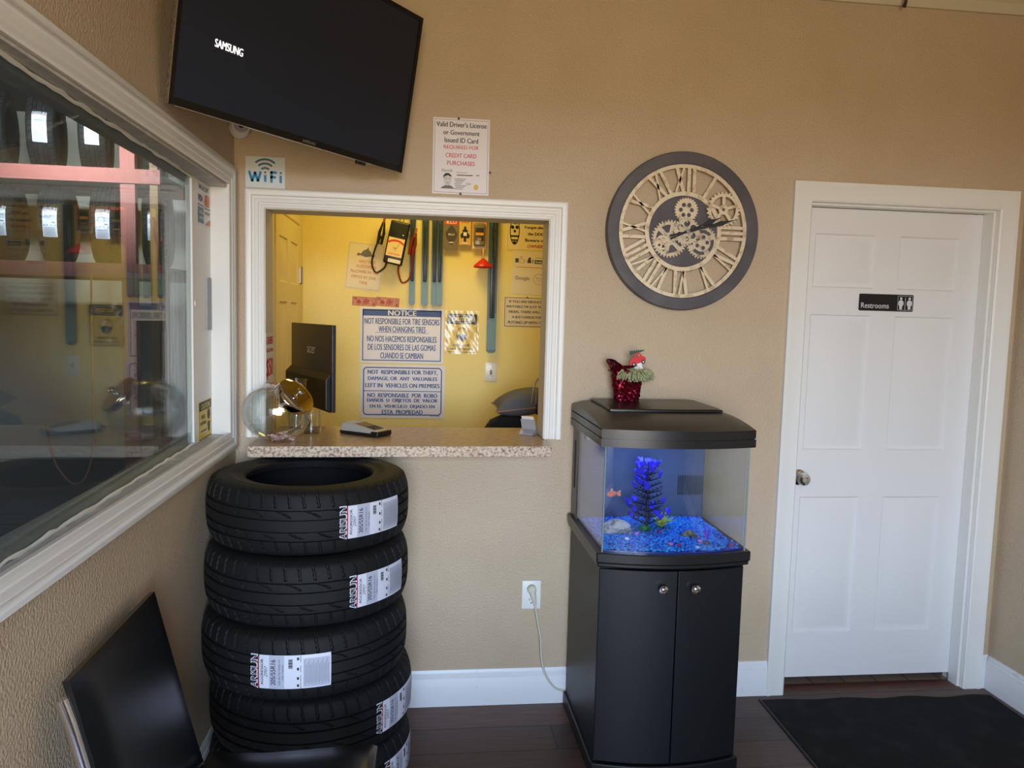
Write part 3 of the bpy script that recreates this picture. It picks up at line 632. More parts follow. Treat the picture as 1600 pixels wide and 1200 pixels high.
mb.add(vs, [(k*4+q, k*4+(q+1) % 4, (k+1)*4+(q+1) % 4, (k+1)*4+q) for k in range(2) for q in range(4)] + [(8, 9, 10, 11), (0, 1, 2, 3)]); mb.build('back_cover', M_black, tv, smooth=20)
mb = MB(); mb.box(a-.001, a+.0005, -.0045, .010, c, d*.15); mb.box(a+.02, .30, -.003, .006, c-.0015, c+.0005); mb.build('trim_edge', M_chrome, tv, smooth=0)
mb = MB(); put_text(mb, 'SAMSUNG', -.287, -.0735, .090, .021, bold=.025, y=-.0012); mb.build('screen_lettering', mat('lit_white_letters', (230, 230, 235), .5, emit=(235, 238, 245), emit_s=.8), tv, smooth=0)
mb = MB(); put_text(mb, 'SAMSUNG', .022, -.2560, .052, .009, bold=.02, y=-.0046); mb.build('logo', M_steel, tv, smooth=0)
MB().rbox(.235, .275, -.002, .012, c-.012, c+.001, .003).build('sensor_bar', M_black, tv)
Ri = Rt.inverted(); loc_ = lambda p: tuple(Ri @ (Vector(p)-Vector((.3466, -.4922, 2.331))))
mb = MB(); mb.rbox(-.11, .11, .045, .062, -.10, .10, .004)
mb.tube([(0, .055, 0), loc_((.20, -.28, 2.36)), loc_((.03, -.22, 2.36))], .018, 10)
Pw = [loc_(p) for p in ((.002, -.30, 2.24), (.002, -.14, 2.24), (.002, -.14, 2.48), (.002, -.30, 2.48), (.020, -.30, 2.24), (.020, -.14, 2.24), (.020, -.14, 2.48), (.020, -.30, 2.48))]
mb.add(Pw, [(0, 1, 2, 3), (4, 5, 6, 7), (0, 1, 5, 4), (1, 2, 6, 5), (2, 3, 7, 6), (3, 0, 4, 7)]); mb.build('wall_mount', M_black, tv, smooth=20)

# small round camera under the television
sc_ = thing('security_camera', 'small round white camera on the wall just below the television', 'security camera', (0.030, -.055, 2.196), rot=(radians(-8), 0, radians(24)))
fc = lambda p: (p[0], -p[2], p[1])
MB().lathe([(0, 0), (.036, 0), (.037, .010), (.033, .018), (.030, .030), (0, .030)], 32, fc).build('housing', mat('white_plastic', (216, 216, 214), .35), sc_)
MB().tube([(0, .0, 0), (0, .030, .0), (-.004, .060, 0)], [.016, .012, .012], 12).build('bracket', mat('white_plastic'), sc_)
MB().lathe([(.010, .030), (.025, .030), (.026, .034), (.022, .040), (.010, .0365)], 28, fc, closed=True).build('ring', mat('pale_grey_plastic', (170, 170, 178), .3), sc_)
MB().lathe([(.0, .0365), (.006, .036), (.0105, .034), (.0105, .030), (0, .030)], 20, fc).build('lens', mat('dark_lens', (30, 28, 40), .1), sc_)

# ================================================================= WALL CLOCK
ck = thing('wall_clock', 'large round skeleton wall clock with gears and roman numerals', 'clock', (1.690, -.002, 1.900))
M_cf = mat('dark_weathered_wood', (74, 70, 76), .5, bump=(30, .2, .002), var=(7, (94, 90, 96), .4, .7))
M_cg = mat('aged_champagne_metal', (218, 204, 178), .45, .2, bump=(120, .5, .002), var=(34, (176, 150, 116), .52, .70))
M_cg2 = mat('aged_silver_gear', (206, 194, 172), .42, .35, bump=(150, .4, .001), var=(60, (150, 132, 110), .5, .68))
def ring(r0, r1, y0, y1, n=96):
    return MB().lathe([(r0, y0), (r1, y0), (r1, y1), (r0, y1)], n, lambda p: (p[0], -p[2], p[1]), closed=True)
MB().lathe([(.256, 0), (.303, 0), (.304, .030), (.300, .035), (.260, .035), (.256, .032)], 96, lambda p: (p[0], -p[2], p[1]), closed=True).build('outer_frame', M_cf, ck, smooth=30)
ring(.242, .257, .020, .030).build('numeral_ring', M_cg, ck, smooth=30)
ring(.137, .153, .020, .030).build('inner_ring', M_cg, ck, smooth=30)
MB().lathe([(0, .012), (.138, .012), (.138, .020), (0, .020)], 64, lambda p: (p[0], -p[2], p[1])).build('dial_plate', M_cf, ck, smooth=30)
def numeral(s):
    """strokes in (across, radial 0..1)"""
    out, x = [], 0.0
    for ch in s:
        if ch == 'I': out.append(((x, 0), (x, 1), .0125)); x += .0215
        if ch == 'V': out += [((x+.012, 0), (x-.002, 1), .0125), ((x+.012, 0), (x+.028, 1), .008)]; x += .045
        if ch == 'X': out += [((x+.030, 0), (x, 1), .0125), ((x, 0), (x+.030, 1), .008)]; x += .050
    w0 = max(max(a[0], b_[0]) for a, b_, _ in out)+min(min(a[0], b_[0]) for a, b_, _ in out)
    return [((a[0]-w0/2, a[1]), (b_[0]-w0/2, b_[1]), th) for a, b_, th in out]
for h, s in {12: 'XII', 1: 'I', 3: 'III', 4: 'IV', 5: 'V', 6: 'VI', 7: 'VII', 8: 'VIII', 9: 'IX', 10: 'X', 11: 'XI'}.items():
    th0 = radians(90-30*h); er = (cos(th0), sin(th0)); et = (sin(th0), -cos(th0)); mb = MB(); r0, r1 = .150, .245
    for a, b_, wd in numeral(s):
        pa = [er[k]*(r0+(r1-r0)*a[1])+et[k]*a[0] for k in (0, 1)]; pb = [er[k]*(r0+(r1-r0)*b_[1])+et[k]*b_[0] for k in (0, 1)]
        mb.plate(bar(*pa, *pb, wd), -.028, -.022)
    mb.build('numeral', M_cg, ck, smooth=0)
def gear(cx, cz, r, teeth, y0, th, holes, m, hub=.2):
    out = []
    for k in range(teeth):
        for f_, rr in ((-.30, .90), (-.20, 1.0), (.20, 1.0), (.30, .90)):
            a = 2*pi*(k+f_)/teeth; out.append((cx+r*rr*cos(a), cz+r*rr*sin(a)))
    return MB().plate(out, -y0-th, -y0, holes).build('gear', m, ck, smooth=0)
def spokes(cx, cz, r, n, ri, ro, wd, rot=0):
    hs = []
    for k in range(n):
        a0, a1 = 2*pi*k/n+rot+wd, 2*pi*(k+1)/n+rot-wd
        b0, b1 = 2*pi*k/n+rot+wd*ro/ri*.9, 2*pi*(k+1)/n+rot-wd*ro/ri*.9
        hs.append([(cx+r*ro*cos(a0+(a1-a0)*i/5), cz+r*ro*sin(a0+(a1-a0)*i/5)) for i in range(6)]+[(cx+r*ri*cos(b1+(b0-b1)*i/3), cz+r*ri*sin(b1+(b0-b1)*i/3)) for i in range(4)])
    return hs
dots = lambda cx, cz, r, n, rr, hr, rot=0: [ellipse(cx+r*rr*cos(2*pi*k/n+rot), cz+r*rr*sin(2*pi*k/n+rot), r*hr, r*hr, 14) for k in range(n)]
gear(.155, .089, .068, 26, .030, .007, spokes(.155, .089, .068, 5, .28, .74, .12, radians(90))+[ellipse(.155, .089, .006, .006, 12)], M_cg)
gear(.009, .083, .048, 26, .022, .006, dots(.009, .083, .048, 6, .46, .17), M_cg)
gear(-.054, -.030, .073, 34, .024, .006, spokes(-.054, -.030, .073, 6, .34, .74, .16, .3), M_cg2)
gear(.077, -.039, .064, 32, .022, .006, spokes(.077, -.039, .064, 4, .56, .76, .22, .5)+dots(.077, -.039, .064, 5, .34, .12), M_cg2)
gear(-.084, -.046, .030, 22, .031, .004, dots(-.084, -.046, .030, 5, .5, .2), M_cg)
gear(.010, .0, .054, 26, .032, .006, dots(.010, 0, .054, 6, .56, .22, .5), M_cg2)
def hand(ang, ln, tail, y):
    a = radians(ang); P = lambda u, v: (.015+u*cos(a)-v*sin(a), u*sin(a)+v*cos(a))
    return MB().plate([P(-tail, -.004), (P(-tail*.3, -.0025)), P(0, -.006), P(ln*.45, -.003), P(ln*.66, -.010), P(ln*.80, -.003), P(ln, 0), P(ln*.80, .003), P(ln*.66, .010), P(ln*.45, .003), P(0, .006), P(-tail*.3, .0025), P(-tail, .004)], -y-.0015, -y).build('clock_hand', M_ink, ck, smooth=0)
hand(24, .150, .075, .041); hand(15, .205, .075, .044)
MB().lathe([(0, .050), (.007, .049), (.008, .038), (0, .038)], 16, lambda p: (.015+p[0], -p[2], p[1])).build('hub', M_steel, ck)

# ================================================================= TIRES
M_rub = mat('tire_rubber', (11, 12, 14), .7, spec=.32, bump=(60, .15, .001))
R_T, HW = .324, .1032
prof = []                                       # outer profile from top bead to bottom bead: (r, z, tread coordinate or None)
side = [(.206, .070), (.203, .086), (.208, .0925), (.220, .0935), (.236, .0965), (.240, .0995), (.258, .1025), (.262, .1010), (.276, .1025), (.290, .0990), (.302, .0940), (.310, .0880)]
for r, z in side: prof.append((r, z, None))
grooves = [.046, .018, -.018, -.046]
zt = []; z = .082
while z > -.0821: zt.append(round(z, 5)); z -= .0026
for g in grooves: zt += [g+.0045, g+.0035, g-.0035, g-.0045]
zt = sorted({round(q, 5) for q in zt}, reverse=True)
for z in zt:
    crown = R_T-.010*(abs(z)/.082)**3.2-.0015*(abs(z)/.082)**2
    if any(abs(z-g) < .0039 for g in grooves): crown -= .008
    prof.append((crown, z, z))
for r, z in side[::-1]: prof.append((r, -z, None))
NS = 864
vs = []
for r, z, tz in prof:
    for i in range(NS):
        a = 2*pi*i/NS; rr = r
        if tz is not None:
            az = abs(tz); sg = 1 if tz > 0 else -1; ph = a*48/(2*pi)
            if az > .052: k = (ph+sg*.12*((az-.052)/.03)) % 1.0; rr -= .006 if k < .15 else 0
            elif .024 < az < .042 and r > R_T-.006: k = (ph*.5+.55*((az-.022)/.022)**1.6*sg) % 1.0; rr -= .0045 if k < .10 else 0
        elif r > .299: k = (a*48/(2*pi)+(.12 if z > 0 else -.12)) % 1.0; rr -= .004 if k < .15 else 0
        vs.append((rr*cos(a), rr*sin(a), z))
n = len(prof); fs = [(i*NS+j, i*NS+(j+1) % NS, (i+1)*NS+(j+1) % NS, (i+1)*NS+j) for i in range(n-1) for j in range(NS)]
mb = MB(); mb.add(vs, fs)
inner = [(.206, -.070), (.250, -.086), (.292, -.080), (.303, -.050), (.306, 0), (.303, .050), (.292, .080), (.250, .086), (.206, .070)]
mb.lathe(inner, 96)
tire0 = thing('tire', 'topmost black tire of the stack, directly under the counter', 'tire', group='stacked tires under the counter')
mb.build('tire_body', M_rub, tire0, smooth=32)
# size label: curved on the tread; local s runs with the angle, t up the tread
RL = R_T+.0012
def onto(p, dr=0.0):
    s, y, t_ = p; a = s/RL-pi/2; r = RL-.010*(abs(t_)/.082)**3.2+dr-y; return (r*cos(a), r*sin(a), t_)
M_lab = mat('tire_label_white', (206, 210, 224), .4); M_lab2 = mat('tire_label_grey', (172, 176, 194), .5)
def patch(mb, s0, s1, t0, t1, dr, n=12):
    k = 6; vs = []
    for i in range(n+1):
        for j in range(k+1): vs.append(onto((s0+(s1-s0)*i/n, 0, t0+(t1-t0)*j/k), dr))
    mb.add(vs, [(i*(k+1)+j, (i+1)*(k+1)+j, (i+1)*(k+1)+j+1, i*(k+1)+j+1) for i in range(n) for j in range(k)])
lab = MB(); patch(lab, -.082, .125, -.050, .050, 0, 24); lab = lab.build('size_label', M_lab, tire0, smooth=30, label='white paper size label')
for q in ((-.052, -.008, -.049, .049), (.046, .122, -.046, .040)): g = MB(); patch(g, *q, .0004, 8); g.build('grey_panel', M_lab2, lab, smooth=30)
g = MB(); v90 = pi/2
put_text(g, 'AGGRESSOR', -.073, 0, .078, .008, .02, 0, lambda p: onto(p, .0008), v90); put_text(g, 'ZP07', -.061, .002, .034, .009, .0, .3, lambda p: onto(p, .0008), v90)
put_text(g, '205/55R16', -.040, 0, .076, .014, .012, 0, lambda p: onto(p, .0008), v90); put_text(g, 'STEEL BELTED RADIAL 91V', -.022, 0, .078, .005, 0, 0, lambda p: onto(p, .0008), v90); put_text(g, '1000 TREAD', -.012, 0, .046, .004, 0, 0, lambda p: onto(p, .0008), v90)
for i in range(9): patch(g, .004, .016, .012+.003*i, .0135+.003*i+(.0008 if i % 3 else 0), .0008, 2)
for i, q in enumerate((-.040, -.018, .010, .040)): patch(g, .028, .034, q-.004, q+.004, .0008, 2); patch(g, .038, .0395, q-.010, q+.010, .0008, 1)
for i in range(22): patch(g, .050+.0032*i, .0506+.0032*i, -.040+.004*(i % 3), .036-.005*((i*7) % 4), .0008, 1)
g.build('print', M_ink, lab, smooth=0)
g = MB(); put_text(g, 'ARISUN', -.097, 0, .102, .023, .14, 0, lambda p: onto(p, .0002), v90); g.build('letter_backing', M_lab, lab, smooth=0)
g = MB(); put_text(g, 'ARISUN', -.0975, 0, .096, .017, .0, 0, lambda p: onto(p, .0008), v90); g.build('black_letters', M_ink, lab, smooth=0)
g = MB(); patch(g, -.086, -.083, -.046, .046, .0009, 2); g.build('red_stripe', mat('label_red', (200, 40, 60), .5), lab, smooth=0)

def copy_tree(o, parent=None):
    c = o.copy(); col.objects.link(c)
    if parent: c.parent = parent
    for ch in o.children: copy_tree(ch, c)
    return c
PT_ = .2066
tspec = [(.3270, -.385, 34+8, None), (.3290, -.418, 40+8, 'second tire from the top of the stack, white label at its right'), (.3275, -.447, -9+7, 'middle tire of the stack, white label facing front left of centre'),
         (.3465, -.436, 54+8, 'fourth tire from the top, just above the chair seat, label wrapping its right side'), (.3450, -.438, 61+8, 'bottom tire of the stack on the floor, mostly behind the chair seat')]
for i, (x, y, a, lb) in enumerate(tspec):
    o = tire0 if i == 0 else copy_tree(tire0)
    o.location = (x, y, 1.033-PT_*(i+.5)); o.rotation_euler = (0, 0, radians(a))
    if lb: o['label'] = lb

# ================================================================= AQUARIUM AND CABINET
AX0, AX1, AYB, AYF, BOW = 1.287, 1.787, -.030, -.522, .042
xc, hw = (AX0+AX1)/2, (AX1-AX0)/2
def outline(g=0.0, n=20, yb=None):
    """plan outline: straight back and sides, bowed front, grown by g"""
    p = [(AX0-g, AYB if yb is None else yb), (AX0-g, AYF-g*.5)]
    x0, x1 = AX0-g, AX1+g
    for i in range(n+1):
        x = x0+(x1-x0)*i/n; u = (x-xc)/(hw+g); p.append((x, AYF-g-BOW*(1-u*u)))
    p += [(AX1+g, AYF-g*.5), (AX1+g, AYB if yb is None else yb)]
    return p
M_cab = mat('black_wood_laminate', (18, 20, 24), .42, spec=.35, bump=(80, .05, .001))
cab = thing('aquarium_cabinet', 'black bow-front two-door cabinet under the fish tank', 'cabinet', (0, 0, 0))
mb = MB(); mb.box(AX0, AX1, AYF+.006, AYB, .055, .733); mb.build('body', M_cab, cab, smooth=0)
MB().prism(outline(.010, yb=-.026), 0.0, .055).build('plinth', M_cab, cab, smooth=20, bevel=.004)
for s_, nm in ((0, 'l'), (1, 'r')):
    xa, xb = (AX0+.001, xc+.004) if s_ == 0 else (xc+.008, AX1-.001); n = 14; poly = []
    for i in range(n+1): x = xa+(xb-xa)*i/n; u = (x-xc)/hw; poly.append((x, AYF-BOW*(1-u*u)))
    poly += [(xb, AYF+.005), (xa, AYF+.005)]
    dr = MB().prism(poly, .060, .728).build('door', M_cab, cab, smooth=20, bevel=.0015)
    kx = 1.489 if s_ == 0 else 1.600; ky = AYF-BOW*(1-((kx-xc)/hw)**2)
    MB().lathe([(0, 0), (.007, 0), (.006, -.010), (.012, -.013), (.0155, -.018), (.015, -.023), (.009, -.024), (.006, -.021), (.003, -.0225), (0, -.0235)], 24, lambda p: (kx+p[0], ky+p[1], .672+p[2]), axis='y').build('knob', M_chrome, dr)

aq = thing('aquarium', 'bow-front glass fish tank with black hood and blue gravel on the black cabinet', 'fish tank', (0, 0, 0))
M_hood = mat('black_hood_plastic', (22, 22, 24), .33, bump=(160, .12, .0006))
mb = MB(); mb.prism(outline(.012), .738, .752); mb.prism(outline(.016), .752, .786)
mb.build('base_rim', M_hood, aq, smooth=20, bevel=.004)
mb = MB(); mb.prism(outline(-.007, yb=-.036), .786, .790); mb.build('tank_floor', mat('blue_tank_floor', (40, 52, 150), .4), aq, smooth=0)
M_tank = glass('aquarium_glass', (246, 249, 248), .05, fmul=.9)
zt0, zt1 = .786, 1.142
mb = MB(); n = 24; a_, b_ = [], []
for i in range(n+1):
    x = AX0+.010+(AX1-AX0-.020)*i/n; u = (x-xc)/hw; y = AYF-BOW*(1-u*u)+.002; a_.append((x, y)); b_.append((x, y+.005))
mb.prism(a_+b_[::-1], zt0, zt1); mb.build('front_glass', M_tank, aq, smooth=25)
MB().box(AX0, AX0+.005, AYF-.004, AYB-.082, zt0, zt1).build('side_glass', M_tank, aq, smooth=0)
MB().box(AX1-.005, AX1, AYF-.004, AYB-.092, zt0, zt1).build('side_glass', M_tank, aq, smooth=0)
M_edge = mat('glass_edge_green', (118, 136, 134), .25)
mb = MB(); mb.tube([(AX0+.004, AYF-.006, zt0), (AX0+.004, AYF-.006, zt1)], .0032, 8); mb.tube([(AX1-.004, AYF-.006, zt0), (AX1-.004, AYF-.006, zt1)], .0032, 8); mb.build('glass_edge', M_edge, aq)
# filter wall across the back, with intake grille; black side panel with a slot
M_filt = mat('blue_black_filter_wall', (70, 84, 108), .3)
mb = MB(); mb.box(AX0+.006, AX1, AYB-.090, AYB-.006, .790, zt1); mb.build('filter_wall', M_filt, aq, smooth=0)
mb = MB()
for i in range(14): mb.box(1.683+.0072*i, 1.6866+.0072*i, AYB-.0912, AYB-.089, .882, .958)
mb.build('intake_grille', mat('black_slots', (6, 7, 12), .6), aq, smooth=0)
mb = MB(); mb.box(AX0-.002, AX0+.0055, AYB-.078, AYB, .786, zt1); mb.box(AX0-.003, AX0+.006, AYB-.086, AYB-.078, .786, zt1); mb.build('side_panel', M_hood, aq, smooth=0)
MB().rbox(AX0-.004, AX0-.001, AYB-.048, AYB-.032, .900, 1.085, .002).build('slot', mat('black_slots'), aq)
# hood: vertical band, then a top rising to the back
mb = MB(); mb.prism(outline(.014), 1.140, 1.166); mb.prism(outline(.010), 1.166, 1.170); mb.prism(outline(.013), 1.170, 1.198)
nx, ny = 24, 16; vs = []; top = lambda x, v: 1.197+.040*(1-max(0, (v-.42)/.58)**2.2)*(1-.35*max(0, (abs((x-xc)/hw)-.80)/.24)**1.5)
def ys(x): u = (x-xc)/(hw+.013); return AYF-.013-BOW*(1-u*u)
for i in range(nx+1):
    x = AX0-.013+(AX1-AX0+.026)*i/nx
    for j in range(ny+1): v = j/ny; vs.append((x, AYB+(ys(x)-AYB)*v, top(x, v)))
k = ny+1; fs = [(i*k+j, (i+1)*k+j, (i+1)*k+j+1, i*k+j+1) for i in range(nx) for j in range(ny)]
o0 = len(vs); rim = [i*k for i in range(nx+1)] + [nx*k+j for j in range(1, ny+1)] + [i*k+ny for i in range(nx-1, -1, -1)] + [j for j in range(ny-1, 0, -1)]
vs += [(vs[i][0], vs[i][1], 1.194) for i in rim]; m_ = len(rim); fs += [(rim[i], rim[(i+1) % m_], o0+(i+1) % m_, o0+i) for i in range(m_)]
mb.add(vs, fs); hood = mb.build('hood', M_hood, aq, smooth=28)
mb = MB(); vs = []; x0_, x1_ = AX0+.055, AX1-.030; n1, n2 = 16, 10; yq = lambda x, v: -.055+(-.345+.055-.020*(1-((x-xc)/hw)**2))*v
for lay, dz in ((0, .0012), (1, .010)):
    for i in range(n1+1):
        for j in range(n2+1):
            x = x0_+(x1_-x0_)*i/n1; y = yq(x, j/n2); v = (AYB-y)/(AYB-ys(x)); vs.append((x, y, top(x, v)+dz*(1 if lay == 0 else 1)))
k = n2+1; q0 = (n1+1)*k
fs = [(q0+i*k+j, q0+(i+1)*k+j, q0+(i+1)*k+j+1, q0+i*k+j+1) for i in range(n1) for j in range(n2)]
rim = [i*k for i in range(n1+1)] + [n1*k+j for j in range(1, n2+1)] + [i*k+n2 for i in range(n1-1, -1, -1)] + [j for j in range(n2-1, 0, -1)]
fs += [(rim[i], rim[(i+1) % len(rim)], q0+rim[(i+1) % len(rim)], q0+rim[i]) for i in range(len(rim))]
mb.add(vs, fs); mb.build('feeding_lid', M_hood, hood, smooth=28, bevel=.003)
MB().box(1.545, 1.572, -.5205, -.512, 1.2028, 1.2060).build('lid_badge', M_steel, hood, smooth=0)
mb = MB(); mb.box(AX0+.020, AX0+.060, AYB-.088, AYB-.250, 1.118, 1.139); mb.build('light_housing', mat('white_plastic'), hood, smooth=0)

# gravel: too many pebbles to count
m = bpy.data.materials.new('blue_gravel'); m.use_nodes = True; t = m.node_tree; b = t.nodes['Principled BSDF']; L = t.links.new
co = t.nodes.new('ShaderNodeTexCoord'); vo = t.nodes.new('ShaderNodeTexVoronoi'); vo.inputs['Scale'].default_value = 110; rp = t.nodes.new('ShaderNodeValToRGB')
e = rp.color_ramp.elements; e[0].position = .1; e[0].color = lin(16, 80, 205); e[1].position = .9; e[1].color = lin(46, 178, 236); q = e.new(.5); q.color = lin(24, 128, 226)
L(co.outputs['Object'], vo.inputs['Vector']); L(vo.outputs['Color'], rp.inputs[0]); L(rp.outputs[0], b.inputs['Base Color']); b.inputs['Roughness'].default_value = .45
bm = bmesh.new(); bmesh.ops.create_icosphere(bm, subdivisions=1, radius=1.0); ico_v = [v.co[:] for v in bm.verts]; ico_f = [tuple(v.index for v in f.verts) for f in bm.faces]; bm.free()
mb = MB(); r2 = random.Random(3)
def front_y(x, g=-.012): u = (x-xc)/hw; return AYF-BOW*(1-u*u)-g
cnt = 0
while cnt < 3400:
    x = r2.uniform(AX0+.014, AX1-.014); y = r2.uniform(front_y(x), AYB-.100)
    if (x-1.787)*.9+(y+.30)*-.25 > -.045+.05*r2.random() and r2.random() < .8: continue
    s_ = r2.uniform(.0042, .0064); a = r2.uniform(0, pi); ca, sa = cos(a), sin(a); el = r2.uniform(.8, 1.4); zz_ = .792+r2.uniform(0, .006)
    mb.add([(x+(vx*ca*el-vy*sa)*s_, y+(vx*sa*el+vy*ca)*s_, zz_+vz*s_*.8) for vx, vy, vz in ico_v], ico_f); cnt += 1
gr = mb.build('gravel', m, smooth=60, kind='stuff'); tag(gr, 'bright blue gravel on the floor of the fish tank', 'gravel')
# blue-purple plant
def leaf(mb, base, d, ln, wd, cup=.3, up=Vector((0, 0, 1))):
    d = Vector(d).normalized(); s_ = d.cross(up); s_ = s_.normalized() if s_.length > 1e-3 else Vector((1, 0, 0)); nn = s_.cross(d)
    b0 = Vector(base); pts = []
    for f_, w_ in ((0, .15), (.35, .9), (.65, 1.0), (.88, .6), (1.0, .05)):
        c_ = b0+d*ln*f_+nn*(-cup*ln*f_*f_); pts += [c_-s_*wd*w_/2, c_+nn*wd*.08, c_+s_*wd*w_/2]
    mb.add(pts, [(i*3+k, i*3+k+1, (i+1)*3+k+1, (i+1)*3+k) for i in range(4) for k in (0, 1)])
pl = thing('aquarium_plant', 'tall blue-purple artificial plant in the middle of the fish tank', 'aquarium plant', (1.508, -.300, .795))
mb = MB(); mb.tube([(0, 0, 0), (.003, 0, .08), (0, .002, .17), (-.002, 0, .25)], [.006, .005, .004, .002], 8)
dk = MB(); bl = MB(); r3 = random.Random(11)
for lv in range(10):
    z = .020+.0225*lv; rad = .068*(1-.62*lv/10)+.006
    for k in range(6):
        a = 2*pi*k/6+lv*1.1+r3.uniform(-.25, .25); up_ = r3.uniform(.25, .6); d = Vector((cos(a), sin(a), up_)); L_k = rad*r3.uniform(.8, 1.15); tip = Vector((0, 0, z))+d*L_k
        mb.tube([(0, 0, z), tip], .0012, 5)
        for q in range(7):
            f_ = .10+.12*q; leaf(dk, Vector((0, 0, z))+d*L_k*f_, (cos(a+(-1)**q*1.2), sin(a+(-1)**q*1.2), .5), .018, .006)
        if r3.random() < .52 or lv == 9:
            for q in range(6): aa = a+(q-2.5)*.55; leaf(bl, tip-d*.006, (cos(aa)*.8, sin(aa)*.8, 1.1-.12*abs(q-2.5)), r3.uniform(.024, .031), .010, -.2)
mb.build('stem', mat('dark_plant_stem', (24, 26, 60), .5), pl); dk.build('dark_leaves', mat('dark_indigo_leaf', (26, 24, 84), .5), pl, smooth=60); bl.build('bright_leaves', mat('violet_blue_leaf', (74, 66, 240), .45), pl, smooth=60)
def tuft(name, label, loc, n, ln, rgb, sp=.8, wd=.004):
    o = thing(name, label, 'aquarium plant', loc); mb = MB(); r_ = random.Random(n)
    for i in range(n):
        a = r_.uniform(0, 2*pi); e_ = r_.uniform(.1, sp); leaf(mb, (r_.uniform(-.004, .004), r_.uniform(-.004, .004), 0), (cos(a)*e_, sin(a)*e_, 1), ln*r_.uniform(.7, 1.1), wd, .25)
    mb.build('blades', mat(label[:20], rgb, .5), o, smooth=60)
    MB().lathe([(0, -.004), (.012, -.004), (.010, .004), (0, .006)], 12).build('root_base', mat('dark_plant_stem'), o)
tuft('grass_plant', 'pale yellow-green grassy plant right of the tall blue plant', (1.570, -.275, .797), 46, .066, (196, 214, 96), 1.3, .005)
tuft('moss_plant', 'small dark green leafy plant at the foot of the tall blue plant', (1.494, -.330, .797), 40, .030, (52, 150, 84), 1.5, .008)
# rocks
def rock(name, label, cat, loc, sx_, sy_, sz_, m, seed, holes=()):
    bm = bmesh.new(); bmesh.ops.create_icosphere(bm, subdivisions=4, radius=1.0); r_ = random.Random(seed)
    dirs = [(Vector((r_.uniform(-1, 1), r_.uniform(-1, 1), r_.uniform(-.4, 1))).normalized(), r_.uniform(.14, .34)) for _ in range(16)]
    for v in bm.verts:
        d = v.co.normalized(); k = 1.0
        for q, am in dirs: k -= am*max(0, (d.dot(q)-.80)/.20)**1.3
        for q, rad_, dep in holes:
            t_ = d.dot(Vector(q).normalized()); k -= dep*min(1, max(0, (t_-rad_)/(1-rad_))*3)
        v.co = Vector((d.x*sx_*k, d.y*sy_*k, max(d.z*sz_*k, -.004)))
    o = MB().bm(bm).build(name, m, smooth=50); o.location = loc; return tag(o, label, cat)
M_rock = mat('grey_cave_rock', (186, 182, 184), .7, bump=(70, .8, .004), var=(40, (104, 102, 112), .45, .65))
rock('cave_rock', 'large grey cave rock in the left front of the fish tank', 'rock', (1.392, -.345, .797), .068, .050, .052, M_rock, 5, [((-.1, -1, .35), .88, .9), ((.65, -.8, .25), .91, .85), ((-.8, -.8, .45), .93, .8)])
rock('cave_rock', 'small olive rock with a dark hollow on the right of the blue gravel', 'rock', (1.636, -.400, .797), .028, .022, .024, mat('olive_rock', (122, 118, 84), .7, bump=(90, .7, .003), var=(60, (70, 66, 60), .4, .6)), 9, [((-.4, -1, .1), .86, .5)])
o = thing('fin_plant', 'thin purple frond standing on the right side of the gravel', 'aquarium plant', (1.668, -.478, .797)); mb = MB()
for i in range(9): leaf(mb, (0, 0, .002), (-.18+.05*i-.02, .1*sin(i*2), 1), .060-.004*abs(i-4), .006, .15)
mb.build('fronds', mat('purple_frond', (118, 60, 214), .5), o, smooth=60); MB().lathe([(0, -.004), (.014, -.004), (.012, .006), (.004, .010), (0, .010)], 12).build('root_base', mat('dark_plant_stem'), o)
# glass beads on the gravel
bd = [(1.452, -.372, 'pink', 'pink glass bead behind the cave rock, beside the moss plant'), (1.400, -.435, 'white', 'white glass bead on the gravel in front of the cave rock'), (1.534, -.500, 'pink', 'pink glass bead in the front middle of the gravel, left of a close pair'), (1.560, -.512, 'magenta', 'magenta glass bead in the front middle of the gravel, right of a close pair'),
      (1.613, -.540, 'clear', 'pale clear glass bead against the front glass right of the middle'), (1.648, -.470, 'pink', 'pink glass bead beside the purple frond'), (1.742, -.518, 'magenta', 'dark magenta glass bead in the right front corner of the tank'), (1.541, -.352, 'magenta', 'magenta glass bead in front of the grassy plant')]
cols = {'pink': (214, 110, 190), 'white': (220, 225, 245), 'magenta': (150, 28, 120), 'clear': (170, 190, 235)}
bead0 = None
for x, y, c_, lb in bd:
    mm = mat('bead_'+c_, cols[c_], .12)
    o = MB().lathe([(0, -.005), (.006, -.004), (.009, 0), (.006, .004), (0, .005)], 16).build('glass_bead', mm, smooth=80); o.location = (x, y, .8025); tag(o, lb, 'bead', 'glass beads on the tank gravel')
# fish
fs_ = thing('goldfish', 'small orange-pink fish by the left front corner of the tank', 'fish', (1.350, -.400, .951), radians(20))
bm = bmesh.new(); bmesh.ops.create_uvsphere(bm, u_segments=20, v_segments=12, radius=1.0)
for v in bm.verts: v.co = Vector((v.co.x*.020*(1 if v.co.x < 0 else 1.25), v.co.y*.006, v.co.z*.011*(1-.35*max(0, v.co.x))))
M_fish = mat('orange_fish_skin', (228, 112, 84), .35, var=(60, (236, 150, 120), .4, .6)); MB().bm(bm).build('body', M_fish, fs_)
mb = MB(); leaf(mb, (.022, 0, 0), (1, 0, .5), .018, .012, 0, Vector((0, 1, 0))); leaf(mb, (.022, 0, 0), (1, 0, -.5), .018, .012, 0, Vector((0, 1, 0))); leaf(mb, (-.004, 0, .009), (.6, 0, 1), .012, .012, 0, Vector((0, 1, 0))); mb.build('fins', mat('pale_fin', (236, 160, 140), .4), fs_, smooth=60)

